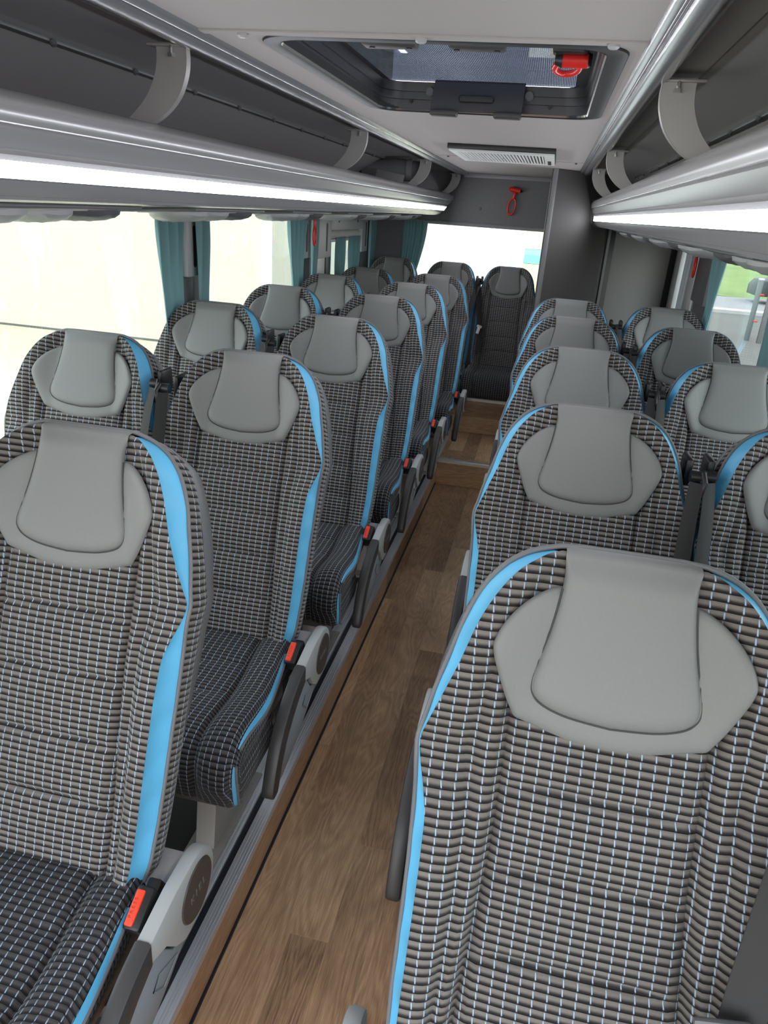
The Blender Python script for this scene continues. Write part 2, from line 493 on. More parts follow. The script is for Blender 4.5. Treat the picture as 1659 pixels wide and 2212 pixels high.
def star(outl, ctr, lift, nfun, rings=16, name='', mat='leather', skirt=.004):
    mb = MB(); rows = []
    cu, cs = ctr
    for k in range(rings + 1):
        r_ = 1 - (k / rings) ** 1.6 if k < rings else 0.0
        r_ = 1 - (k / rings) ** 1.5
        row = []
        for (u, s) in outl:
            uu, ss = cu + (u - cu) * r_, cs + (s - cs) * r_
            row.append(B(uu, ss, nfun(uu, ss) + lift(r_, uu, ss)))
        rows.append(row)
    mb.grid(rows, None, True)
    return mb
def sym(half):
    return [(u, s) for u, s in half] + [(-u, s) for u, s in half[::-1][1:-1]]
def base_n(u, s):
    """smooth version of the fabric surface under the headrest"""
    a = abs(u); wf, nf = w_f(max(0, s)), n_f(max(0, s)); xp = x_p(max(0, s))
    t = max(0, min(1, (a - xp * .75) / max(1e-4, wf - xp * .75)))
    return nf * math.sin(PI / 2 * t) ** 1.3
def headrest_mesh():
    half = [(0, .034), (.04, .036), (.078, .043), (.105, .056), (.128, .076), (.145, .100), (.153, .122), (.152, .136), (.147, .151), (.138, .173), (.129, .193), (.120, .209), (.116, .215), (.109, .2185), (.085, .226), (.045, .236), (0, .240)]
    h = [(p.x, p.y) for p in catmull([(a, b_, 0) for a, b_ in half], 5)]
    def lift(r_, u, s): return -.003 + .012 * math.sqrt(max(0, 1 - r_ ** 14))
    return star(sym(h), (0, .13), lift, base_n).mesh('headrest', 'leather', 80)
def pad_outline():
    half = [(0, -.006), (.04, -.006), (.076, -.005), (.081, .002), (.079, .03), (.081, .06), (.087, .10), (.096, .14), (.101, .166), (.097, .183), (.082, .195), (.05, .204), (0, .2085)]
    return sym([(p.x, p.y) for p in catmull([(a, b_, 0) for a, b_ in half], 5)])
def pad_mesh():
    def lift(r_, u, s):
        top = smst(s, -.004, .035)
        e = math.sqrt(max(0, 1 - r_ ** 12))
        return (-.010 + .014 * smst(s, -.006, .002)) * (1 - top) + top * (.005 + .013 * e)
    return star(pad_outline(), (0, .11), lift, lambda u, s: base_n(u * .8, s), 18).mesh('headrest_pad', 'leather', 80)
def seam_mesh():
    pts = [B(u, s, base_n(u * .97, s) + .0088) for u, s in pad_outline() if s > .044]
    k = max(range(len(pts)), key=lambda i: (Vector(pts[i]) - Vector(pts[i - 1])).length); pts = pts[k:] + pts[:k]
    return MB().tube(pts, .0015, 6).mesh('pad_seam', 'seam', 80)
def shell_mesh():
    mb = MB(); rows = []
    for s in s_samples(.72):
        w = w_p(s) + .001 + .006 * gauss(s - .15, .07) - .02 * smst(s, .35, .7); k = smst(s, -.004, .06)
        sec = [(w - .004, -.052), (w, -.066), (w - .001, -.085), (w * .95, -.104), (w * .8, -.116), (w * .5, -.122), (0, -.124)]
        sec = [(a, -.014 + (n + .014) * (.25 + .75 * k)) for a, n in sec]
        rows.append([B(a, s - .003, n) for a, n in sec] + [B(-a, s - .003, n) for a, n in sec[::-1][1:]])
    mb.grid(rows)
    mb.grid([[B(u, -.003 + .0, n) for u in (-.085, 0, .085)] for n in (-.010, -.024, -.042)])
    return mb.mesh('back_shell', 'shell', 60)

# seat cushion
CPROF = catmull([(.03, .425, 0), (0, .438, 0), (-.06, .438, 0), (-.13, .432, 0), (-.21, .430, 0), (-.29, .438, 0), (-.35, .443, 0), (-.395, .436, 0), (-.425, .412, 0), (-.437, .375, 0), (-.434, .33, 0), (-.424, .293, 0), (-.395, .279, 0), (-.33, .277, 0), (-.2, .277, 0)], 5)
def cushion_rows():
    n = len(CPROF); L = 0; out = []
    for i, p in enumerate(CPROF):
        a = CPROF[max(0, i - 1)]; c = CPROF[min(n - 1, i + 1)]
        t = (c - a).normalized(); nn = Vector((t.y, -t.x, 0))
        if i: L += (p - CPROF[i - 1]).length
        out.append((p, Vector((-nn.x, -nn.y, 0)) if nn.y < 0 and p.y > .4 else nn, L))
    res = []
    for p, nn, L in out:
        # outward normal: away from the core point
        c = Vector((max(-.38, min(0, p.x)), .36, 0)); o = (p - c)
        if nn.dot(o) < 0: nn = -nn
        res.append((p, nn, L, c))
    return res
def cwidth(L): return .204 + .025 * smst(L, .0, .32)
def cushion_mesh():
    mb = MB(); rows, uvs = [], []
    fr = [k / 12 * .58 for k in range(13)] + [.60, .62, .64, .67, .71, .75, .79, .82, .85, .89, .92, .95, .975, .99, 1.0]
    CR = cushion_rows()
    for p, nn, L, c in CR:
        W = cwidth(L); half = []; top = smst(p.y, .30, .36)
        for a in fr:
            x = W * a; d = 0
            xp = .62 * W
            d += .016 * smst(x, xp, xp + .04) - .010 * gauss(x - xp, .006) - .004 * gauss(x - xp - .036, .006)
            d -= .020 * smst(a, .93, 1.0) ** 2
            if a < .62:
                for t in (.16, .28): d -= .006 * gauss(L - t + .02 * (a / .62) ** 2, .007)
                d += .004 * (1 - (a / .62) ** 2)
            q = p + nn * d * (.35 + .65 * top); half.append((x, q))
        # side wall columns
        for r_ in (.9, .78, .62, .45, .25, .0):
            q = c + (half[len(fr) - 1][1] - c) * r_
            half.append((W + .006 * math.sin(PI * (1 - r_)), q))
        U = [0.0]
        for (x0, q0), (x1, q1) in zip(half, half[1:]): U.append(U[-1] + math.sqrt((x1 - x0) ** 2 + (q1 - q0).length_squared))
        rows.append([(-x, q.x, q.y) for x, q in half[:0:-1]] + [(x, q.x, q.y) for x, q in half])
        uvs.append([(-u, -L) for u in U[:0:-1]] + [(u, -L) for u in U])
    mb.grid(rows, uvs)
    return mb.mesh('seat_cushion', 'fabric_shaded', 70)
def cushion_trim(sg):
    """blue lens-shaped inset with its grey cord along the upper side edge, and a sliver at the front corner"""
    CR = cushion_rows(); mb = MB(); mp = MB()
    def strip(L0, L1, wmax):
        rr = []; pp = []
        sel = [(p, nn, L, c) for p, nn, L, c in CR if L0 <= L <= L1]
        for p, nn, L, c in sel:
            t = (L - L0) / (L1 - L0); w = wmax * math.sin(PI * t) ** .8
            W = cwidth(L)
            q0 = p - nn * .002; q1 = p - nn * (.003 + w)
            rr.append([(sg * (W + .0015 + .0065 * k / 3), (q0 + (q1 - q0) * k / 3).x, (q0 + (q1 - q0) * k / 3).y) for k in range(4)])
            pp.append((sg * (W + .008), q1.x, q1.y))
        mb.grid(rr); mp.tube(pp, .0034, 6)
    strip(.07, .44, .018); strip(.475, .62, .011)
    return mb.mesh('cushion_gusset', 'blue', 80), mp.mesh('cushion_piping', 'pipe', 80)
def leg_mesh(sg):
    mb = MB()
    x = sg * .098
    mb.prism([(-.31, 0), (-.27, .285), (-.06, .285), (-.08, 0)], x - .026, x + .026, 'X', bev=.006)
    mb.box(x - .045, x + .045, -.36, -.03, 0, .012, .003)
    return mb.mesh('leg', 'legm', 35)
def pan_mesh():
    mb = MB()
    mb.box(-.185, .185, -.40, .02, .25, .30, .012)
    mb.box(-.19, .19, -.30, -.26, .225, .262, .006); mb.box(-.19, .19, -.10, -.06, .225, .262, .006)
    return mb.mesh('seat_frame', 'shell', 35)
def arm_meshes(sg):
    x0, x1 = sg * .256, sg * .283
    lo, hi = min(x0, x1), max(x0, x1)
    circ = [(.045 + .072 * math.cos(a), .392 + .072 * math.sin(a)) for a in [R(d) for d in range(-100, 101, 12)]]
    body = circ + [(-.02, .463), (-.062, .456), (-.104, .449), (-.104, .405), (-.06, .385), (-.03, .345), (0, .322)]
    mb = MB().prism(body, lo, hi, 'X', bev=.006)
    # link that carries the pivot to the seat
    mb.box(min(sg * .19, sg * .26), max(sg * .19, sg * .26), .01, .085, .36, .43, .008)
    mbr = mb.mesh('armrest', 'arm', 40)
    pan = [(.035, .322), (-.03, .338), (-.06, .378), (-.104, .402), (-.17, .388), (-.235, .355), (-.285, .305), (-.305, .262), (-.295, .235), (-.24, .225), (-.15, .245), (-.05, .283)]
    mp = MB().prism(pan, min(sg * .259, sg * .275), max(sg * .259, sg * .275), 'X', bev=.003)
    # moulded outline on the outer face
    e = sg * .2765
    mp.tube([(e, y, z) for y, z in ((-.02, .315), (-.08, .345), (-.10, .33), (-.07, .30), (-.02, .315))], .0012, 5)
    mpan = mp.mesh('armrest_side', 'armpanel', 40)
    top = [(-.103, .451), (-.155, .438), (-.205, .415), (-.25, .384), (-.285, .345), (-.313, .298), (-.330, .255), (-.331, .238), (-.322, .228), (-.298, .228), (-.288, .245), (-.266, .292), (-.236, .330), (-.195, .362), (-.15, .388), (-.103, .405)]
    t2 = [(p.x, p.y) for p in catmull([(a, b_, 0) for a, b_ in top[:8]], 4)] + top[8:]
    mpad = MB().prism(t2, lo - .002, hi + .002, 'X', bev=.007).mesh('armrest_pad', 'pad', 40)
    md = MB().tube([(sg * .2825, .045, .392), (sg * .2855, .045, .392)], [.056, .054], 40).mesh('cover_disc', 'disc', 40)
    return mbr, mpan, mpad, md
def text_mesh(name, txt, size, M, mat, depth=.0006):
    cu = bpy.data.curves.new(name, 'FONT'); cu.body = txt; cu.size = size; cu.extrude = depth
    cu.align_x = 'CENTER'; cu.align_y = 'CENTER'; cu.space_character = 1.5
    o = bpy.data.objects.new(name, cu); COL.objects.link(o)
    dg = bpy.context.evaluated_depsgraph_get(); me = bpy.data.meshes.new_from_object(o.evaluated_get(dg))
    bpy.data.objects.remove(o); me.transform(M); me.materials.clear(); me.materials.append(MAT[mat])
    me.name = name
    return me
def disc_text(sg):
    # reads from outside the seat, along the arm
    X = Vector((0, -sg * -1.0 * 1, 0)); X = Vector((0, sg, 0)); Z = Vector((sg, 0, 0)); Y = Z.cross(X)
    M = Matrix((( X.x, Y.x, Z.x, sg * .2858), (X.y, Y.y, Z.y, .045), (X.z, Y.z, Z.z, .392), (0, 0, 0, 1)))
    return text_mesh('disc_lettering', 'KIEL', .021, M, 'mark')
def buckle_meshes(sg):
    # tilted buckle standing between cushion and armrest
    ax = Vector((0, -.55, .83)).normalized()   # long axis, rising to the front
    fx = Vector((1, 0, 0)); nrm = fx.cross(ax)  # nrm faces up/forward
    if nrm.z < 0: nrm = -nrm
    ax2 = Vector((0, -.80, -.42)).normalized(); n2 = Vector((0, -.42, .80)).normalized()
    M = Matrix(((1, 0, 0, sg * .232), (0, ax2.y, n2.y, -.050), (0, ax2.z, n2.z, .446), (0, 0, 0, 1)))
    if M.determinant() < 0: M = M @ Matrix.Diagonal((-1, 1, 1, 1))
    body = MB().box(-.0155, .0155, -.032, .034, -.034, .006, .006, M=M)
    body.box(-.012, .012, -.05, -.02, -.10, -.02, .004, M=M)
    mb = body.mesh('belt_buckle', 'black', 40)
    mr = MB().box(-.003 if sg > 0 else -.012, .012 if sg > 0 else .003, -.025, .029, .002, .0095, .003, M=M).mesh('release_button', 'redbtn', 40)
    T = M @ Matrix.Translation((sg * .006, .003, .0096)) @ Matrix.Rotation(-PI / 2, 4, 'Z')
    mt = text_mesh('button_lettering', 'PRESS', .0085, T, 'redmark', .0003)
    return mb, mr, mt
def belt_meshes(sg, front=False):
    g = MB()
    g.box(sg * .213 - .008, sg * .213 + .008, .262 - .02, .262 + .045, .985, 1.045, .006)
    P = Vector((sg * .222, .205, 1.02))
    g.tube([P + Vector((-sg * .012, 0, 0)), P + Vector((sg * .010, 0, 0))], .013, 16)
    g.tube([P + Vector((sg * .012, -.006, .012)), P + Vector((sg * .016, -.022, -.004)), P + Vector((sg * .012, -.024, -.032)), P + Vector((sg * .004, -.015, -.045))], .0055, 8)
    guide = g.mesh('belt_guide', 'black', 40)
    st = MB()
    if front:      # laid over the front of the inner bolster
        pts = [Vector(B(sg * u, q, n)) for u, q, n in ((.243, .10, -.02), (.230, .18, .036), (.212, .27, .056), (.192, .37, .066), (.175, .46, .074), (.162, .55, .086), (.152, .66, .10))]
    else:
        pts = [(sg * .222, .188, 1.012), (sg * .217, .152, .93), (sg * .214, .098, .78), (sg * .210, .045, .62), (sg * .206, .0, .50), (sg * .205, -.005, .44)]
    pts = catmull(pts, 5); rows = []
    N = len(pts)
    for i, p in enumerate(pts):
        t = i / (N - 1)
        ang = (.25 if front else .35) * (1 - t) + .1
        a = Vector((math.cos(ang) * sg, -math.sin(ang), (.25 * sg if front else 0) * sg)).normalized() * (.0235 if front else .014 + .008 * t)
        rows.append([p - a, p - a * .3 + Vector((0, -.0015, 0)), p + a * .3 + Vector((0, -.0015, 0)), p + a])
    st.grid(rows)
    st.grid([[q + Vector((0, .0014, 0)) for q in r_] for r_ in rows])
    return guide, st.mesh('belt_strap', 'belt', 60)

SEATG = 'patterned coach seats with grey headrests'
def make_seat(loc, label, arm=0, belt=0, leg=0, rear=False, rz=0, front=False):
    t = thing('coach_seat', label, 'seat', loc, SEATG, (0, 0, rz))
    link('backrest', cached('back', backrest_mesh), t)
    for sg in (-1, 1): link('side_gusset', cached(('gus', sg), lambda: gusset_mesh(sg)), t)
    link('piping', cached('pip', piping_mesh), t)
    h = link('headrest', cached('head', headrest_mesh), t)
    link('headrest_pad', cached('pad', pad_mesh), h)
    link('pad_seam', cached('seam', seam_mesh), h)
    link('back_shell', cached('shell', shell_mesh), t)
    c = link('seat_cushion', cached('cush', cushion_mesh), t)
    for sg in (-1, 1):
        a, b_ = cached(('ct', sg), lambda: cushion_trim(sg))
        link('cushion_gusset', a, c); link('cushion_piping', b_, c)
    if not rear: link('seat_frame', cached('pan', pan_mesh), t)
    if leg: link('leg', cached(('leg', leg), lambda: leg_mesh(leg)), t)
    if arm:
        m = cached(('arm', arm), lambda: arm_meshes(arm))
        a = link('armrest', m[0], t); link('armrest_side', m[1], a); link('armrest_pad', m[2], a)
        link('cover_disc', m[3], a); link('disc_lettering', cached(('txt', arm), lambda: disc_text(arm)), a)
    bk = cached(('bk', arm or -belt or 1), lambda: buckle_meshes(arm or -belt or 1))
    b_ = link('belt_buckle', bk[0], t); link('release_button', bk[1], b_); link('button_lettering', bk[2], b_)
    if belt:
        g, s = cached(('belt', belt, front), lambda: belt_meshes(belt, front))
        link('belt_guide', g, t); link('belt_strap', s, t)
    return t

H0 = .127            # seat platform above the aisle floor
HB = .273            # backrest top behind the seat origin
ORD = ['nearest', 'second', 'third', 'fourth', 'fifth', 'sixth']
for i, (x, y) in enumerate([(-.722, 1.052), (-.722, 1.803), (-.712, 2.577), (-.720, 3.364), (-.706, 4.07), (-.672, 4.785)]):
    lab = ['coach seat nearest the camera beside the left platform edge, cut off by the picture edge',
           'second aisle seat from the front on the curtained side, with red buckle and black armrest',
           'third aisle seat from the front on the curtained side', 'fourth aisle seat from the front on the curtained side',
           'fifth aisle seat from the front on the curtained side', 'last aisle seat on the curtained side, beside the rear steps'][i]
    make_seat((x, y - HB, H0), lab, arm=1, belt=-1, leg=1)
for i, (x, y) in enumerate([(-1.215, 1.84), (-1.205, 2.64), (-1.198, 3.39), (-1.185, 4.15), (-1.148, 4.86)]):
    lab = ['window seat against the long cream-lit pane, front of its row', 'window seat just ahead of the first curtained pillar',
           'window seat just behind the first curtained pillar', 'window seat below the second curtain and red hammer ring',
           'window seat below the pillar with the rolled blind'][i]
    make_seat((x, y - HB, H0), lab, arm=0, belt=1, leg=-1)
for i, (x, y) in enumerate([(.155, .847), (.148, 1.62), (.153, 2.414), (.147, 3.224), (.146, 3.953)]):
    lab = ['big coach seat filling the near right corner of the picture', 'second aisle seat from the front on the partition side',
           'third aisle seat from the front on the partition side', 'fourth aisle seat from the front on the partition side',
           'aisle seat directly in front of the dark grey partition'][i]
    make_seat((x, y - HB, H0), lab, arm=-1, belt=1, leg=-1, front=(i == 0))
t = [o for o in bpy.data.objects if o.get('label') == 'big coach seat filling the near right corner of the picture'][0]
mb = MB().box(-.030, .030, -.005, .005, .0, .016, .004); mb.box(-.030, -.018, -.005, .005, -.03, .010, .004); mb.box(.018, .030, -.005, .005, -.03, .010, .004); mb.box(-.030, .030, -.004, .004, -.05, -.024, .003)
o = part('belt_tongue', mb, 'shell', t, loc=Vector(B(.150, .492, .090))); o.rotation_euler = (R(-22), R(-12), 0)
for i, (x, y) in enumerate([(.625, .86), (.62, 1.63), (.622, 2.408), (.615, 3.186), (.62, 3.963)]):
    lab = ['coach seat beside the nearest right one, only its belt side in the picture', 'window seat half cut off by the right picture edge',
           'window seat third from the front on the partition side', 'window seat in front of the glass with the wire fence outside',
           'window seat in front of the pale grey panel'][i]
    make_seat((x, y - HB, H0), lab, arm=0, belt=-1, leg=1)
for x, bl, lab in [(-1.145, 0, 'rear bench seat beside the rear window curtain'), (-.702, 1, 'rear bench seat between the curtain seat and the middle one'),
                   (-.264, -1, 'rear seat facing down the aisle with a hanging belt and white tongue')]:
    t = make_seat((x, 5.72 - HB, .152), lab, arm=0, belt=bl, rear=True, front=bool(bl)); t.scale = (.94, 1, 1)
    if x > -.3 and True:
        mb = MB()
        mb.box(-.012, .012, -.004, .004, -.035, .03, .002); mb.box(-.020, .020, -.004, .004, .012, .03, .003)
        o = part('belt_tongue', mb, 'white', t, loc=Vector(B(-.176, .50, .090))); o['label'] = 'white belt tongue'; o.rotation_euler = (R(-22), R(12), 0)

# ------------------------------------------------------------------ floor, platforms, steps
XR = -.513; XR2 = -.04
struct('floor', MB().box(XR - .02, .20, -1.6, 4.40, -.05, 0), 'wood')
m = MB().box(-1.46, XR - .09, -1.6, 6.1, .02, .127); m.box(XR - .09, XR - .006, -1.6, 6.1, .02, .118); struct('floor_platform_left', m, 'darkfloor')
m = MB().box(XR2 + .09, .88, -1.6, 6.1, .02, .127); m.box(XR2 + .006, XR2 + .09, -1.6, 6.1, .02, .118); struct('floor_platform_right', m, 'darkfloor')
struct('trim_riser_left', MB().box(XR - .006, XR, -1.6, 4.39, .0, .112), 'woods')
struct('trim_riser_right', MB().box(XR2, XR2 + .006, -1.6, 4.39, .0, .112), 'woods')
struct('trim_gap_left', MB().box(XR, XR + .006, -1.6, 4.38, 0, .008), 'slot')
def rail(name, e, d):
    # two ribbed aluminium strips with a dark slot; e = edge x, d = direction away from the aisle
    mb = MB()
    def strip(a, b_, z0, mi=0): mb.box(min(e + d * a, e + d * b_), max(e + d * a, e + d * b_), -1.6, 4.39, z0, .134 if mi == 0 else .124, .0015 if mi == 0 else 0, mi, 1)
    strip(-.004, .030, .110); strip(.048, .075, .116); strip(.030, .048, .10, 1)
    for k in (.004, .011, .018, .052, .060, .068):
        mb.box(min(e + d * k, e + d * (k + .003)), max(e + d * k, e + d * (k + .003)), -1.6, 4.39, .133, .1365, 0, 0)
    mb.box(min(e + d * .075, e + d * .092), max(e + d * .075, e + d * .092), -1.6, 4.39, .116, .1285, 0, 0)
    return struct(name, mb, ['alu', 'slot'])
rail('trim_seat_rail_left', XR, -1); rail('trim_seat_rail_right', XR2, 1)
struct('floor_step_lower', MB().box(XR, XR2 + .3, 4.385, 5.08, .0, .166), ['wood'])
struct('trim_step_riser_lower', MB().box(XR, XR2 + .3, 4.378, 4.386, .002, .152), 'woodx')
m = MB().prism([(4.372, .150), (4.372, .166), (4.378, .171), (4.415, .171), (4.415, .166), (4.386, .150)], XR - .01, XR2 + .3, 'X')
for k in range(4): m.box(XR - .01, XR2 + .3, 4.380 + k * .009, 4.384 + k * .009, .170, .1725)
struct('trim_step_nosing_lower', m, 'nosing')
struct('floor_step_upper', MB().box(-1.46, XR2 + .02, 5.075, 6.08, .1, .420), 'wood')
struct('trim_step_riser_upper', MB().box(XR - .4, XR2 + .02, 5.066, 5.076, .168, .405), 'woodx')
struct('trim_step_nosing_upper', MB().prism([(5.058, .402), (5.058, .422), (5.064, .428), (5.10, .428), (5.10, .402)], -1.44, XR2 + .02, 'X'), 'nosing')
struct('trim_platform_edge', MB().box(XR - .07, XR + .008, 4.39, 5.06, .13, .170, .004), 'alu')

# ------------------------------------------------------------------ body shell
XL, XRW = -1.45, .875; ZC = 1.905; YR = 6.06; YF = -.95; XC = -.285
WB, WT = .86, 1.557     # window band
def wall(name, x0, x1, pillars, mat='wall'):
    mb = MB(); mb.box(x0, x1, YF, YR, -.1, WB); mb.box(x0, x1, YF, YR, WT, 1.66)
    for a, b_ in pillars: mb.box(x0, x1, a, b_, WB, WT)
    return struct(name, mb, mat)
LP = [(-.95, -.85), (.15, .30), (2.86, 3.0), (4.42, 4.61), (4.73, 5.02), (5.83, 6.06)]
RP = [(-.95, -.85), (.95, 1.10), (2.86, 3.02), (4.42, 4.74), (4.80, 4.98), (5.32, 6.06)]
wall('wall_left', XL - .05, XL, LP); wall('wall_right', XRW, XRW + .05, RP)
def wins(x, P, mat, pre, k0):
    k = k0
    for (a, b_), (c, d) in zip(P, P[1:]):
        o = struct('window_%d' % k, MB().box(x - .003, x + .003, b_, c, WB, WT), mat); k += 1
    return k
k = wins(XL - .025, LP, 'glass', 'l', 1); k = wins(XRW + .025, RP, 'glass', 'r', k)
# the pale frame strip between the right rear windows, sill cappings
struct('trim_sill_left', MB().box(XL, XL + .05, YF, YR, WB - .06, WB, .008), 'cover')
struct('trim_sill_right', MB().box(XRW - .05, XRW, YF, YR, WB - .06, WB, .008), 'cover')
# ceiling with the hatch opening
HX0, HX1, HY0, HY1 = -.575, .058, 1.495, 2.445
mb = MB()
for a, b_, c, d in ((-.80, HX0, YF, YR), (HX1, .24, YF, YR), (HX0, HX1, YF, HY0), (HX0, HX1, HY1, YR)):
    mb.box(a, b_, c, d, ZC, ZC + .015)
struct('ceiling', mb, 'ceil')
# panel joint strip across the ceiling in front of the hatch, and behind the vent
mb = MB().box(-.68, .11, 1.435, 1.462, ZC - .004, ZC + .002, .0018); struct('trim_ceiling_joint_front', mb, 'ceil')
mb = MB().box(-.68, .11, 4.285, 4.300, ZC - .003, ZC + .002, .0012); struct('trim_ceiling_joint_rear', mb, 'ceil')
for x, y in ((-.60, 1.449), (-.27, 1.449), (.055, 1.449)):
    tag(part('ceiling_screw', MB().tube([(0, 0, 0), (0, 0, -.004), (0, 0, -.0065)], [.010, .010, .007], 18), 'arm', None, loc=(x, y, ZC - .004)),
        ['pale ceiling screw cap nearest the curtained side of the hatch', 'pale ceiling screw cap at the middle of the hatch front', 'pale ceiling screw cap at the hatch corner with the hammer'][(-.6, -.27, .055).index(x)], 'screw cap', 'ceiling screw caps')
for x, y, w in ((-.605, 4.292, 'end nearest the curtained side'), (.068, 4.292, 'end nearest the partition')):
    tag(part('joint_fastener', MB().tube([(0, 0, 0), (0, 0, -.005)], [.007, .006], 12), 'black', None, loc=(x, y, ZC - .003)), 'small black fastener on the ceiling joint, ' + w, 'fastener')
# rounded polished gutters at the ceiling edges
def gutter(name, sg):
    prof = [(.393, 1.906), (.398, 1.899), (.406, 1.893), (.412, 1.895), (.416, 1.899), (.424, 1.889), (.438, 1.882), (.452, 1.883), (.462, 1.890), (.466, 1.900), (.466, 1.92), (.393, 1.92)]
    mb = MB(); pp = [(p.x, p.y) for p in catmull([(a, b_, 0) for a, b_ in prof[:10]], 4)] + prof[10:]
    mb.prism([(XC + sg * d, z) for d, z in pp], YF, YR - .02 if sg < 0 else 5.15, 'Y')
    return struct(name, mb, 'trim', 50)
gutter('trim_gutter_left', -1); gutter('trim_gutter_right', 1)
# cove: luggage bay ceiling and sloping back, per side
def bay(name, sg, y1):
    mb = MB(); t = .012
    prof = [(.462, 1.910), (.72, 1.900), (.745, 1.893), (1.10, 1.655), (1.165, 1.62)]
    out = [(d + .006, z + t) for d, z in prof[::-1]]
    mb.prism([(XC + sg * d, z) for d, z in prof + out], YF, y1, 'Y')
    return struct(name, mb, 'bay')
bay('wall_bay_left', -1, YR); bay('wall_bay_right', 1, YR)
def bay_strip(name, sg, y1):
    mb = MB(); d, z = .742, 1.892
    mb.box(XC + sg * d - .012, XC + sg * d + .012, YF, y1, z - .008, z + .006, .002)
    y = -1.3
    while y < y1 - .1:
        mb.tube([(XC + sg * (d - .012), y, z - .006), (XC + sg * (d - .016), y, z - .014)], [.008, .006], 10); y += .31
    return struct(name, mb, 'shell')
bay_strip('trim_bay_seam_left', -1, YR - .02); bay_strip('trim_bay_seam_right', 1, 5.1)
# thin joints across the bay back
# rear wall
mb = MB()
mb.box(XL, XRW, YR, YR + .05, -.1, .95)
mb.box(XL, XRW, YR, YR + .05, 1.553, 2.0)
mb.box(XL, -1.155, YR, YR + .05, .95, 1.553)
struct('wall_rear', mb, 'wallgrey')
struct('trim_rear_header', MB().prism([(YR - .002, 1.528), (YR - .016, 1.534), (YR - .020, 1.548), (YR - .010, 1.558), (YR, 1.56)], -1.16, -.02, 'X'), 'cover')
struct('wall_rear_corner', MB().prism([(XL, 5.84), (-1.38, 5.96), (-1.155, 6.0), (-1.155, YR), (XL, YR)], .42, 1.60, 'Z'), 'wall')
struct('window_rear', MB().box(-1.155, XRW - .5, YR + .02, YR + .026, .95, 1.553), 'glass')
struct('trim_rear_cornice', MB().box(-.72, .0, YR - .02, YR, ZC - .03, ZC, .004), 'cover')
tag(part('screw_cap', MB().tube([(0, 0, 0), (0, -.004, 0), (0, -.006, 0)], [.011, .011, .007], 18), 'shell', None, loc=(-.574, YR, 1.661)), 'small round screw cap on the grey panel over the rear window', 'screw cap')
# right rear partition: 45 degree dark panel, post, pale panel
def vpanel(name, a, b_, z0, z1, th, mat, bev=0):
    a, b_ = Vector((a[0], a[1], 0)), Vector((b_[0], b_[1], 0)); d = (b_ - a).normalized(); n = Vector((-d.y, d.x, 0)) * th
    mb = MB().prism([(p.x, p.y) for p in (a, b_, b_ + n, a + n)], z0, z1, 'Z', bev=bev)
    return struct(name, mb, mat)
vpanel('wall_partition_dark', (-.024, 4.85), (.334, 5.20), .0, ZC, .04, 'part', .006)
struct('wall_partition_side', MB().box(-.034, -.022, 4.87, YR, .0, ZC), 'part')
struct('trim_partition_edge', MB().tube([(-.030, 4.848, .1), (-.030, 4.848, ZC)], .014, 12), 'wallgrey')
struct('trim_rear_pale_edge', MB().box(-.066, -.052, 5.98, 6.03, .9, ZC - .02, .003), 'white')
vpanel('trim_partition_post', (.330, 5.198), (.405, 5.245), .0, 1.62, .05, 'rubber', .006)
vpanel('trim_partition_post_face', (.356, 5.206), (.372, 5.216), .0, 1.60, .006, 'shell')
vpanel('wall_partition_pale', (.400, 5.25), (.812, 5.50), .0, 1.62, .03, 'partlight')
vpanel('trim_partition_seal', (.806, 5.488), (.872, 5.53), .0, 1.60, .05, 'rubber', .006)
struct('trim_right_frame_strip', MB().box(XRW - .03, XRW, 5.31, 5.58, WB, WT, .004), 'coverl')
struct('trim_right_frame_narrow', MB().box(XRW - .02, XRW, 4.78, 4.98, WB, WT, .004), 'coverl')

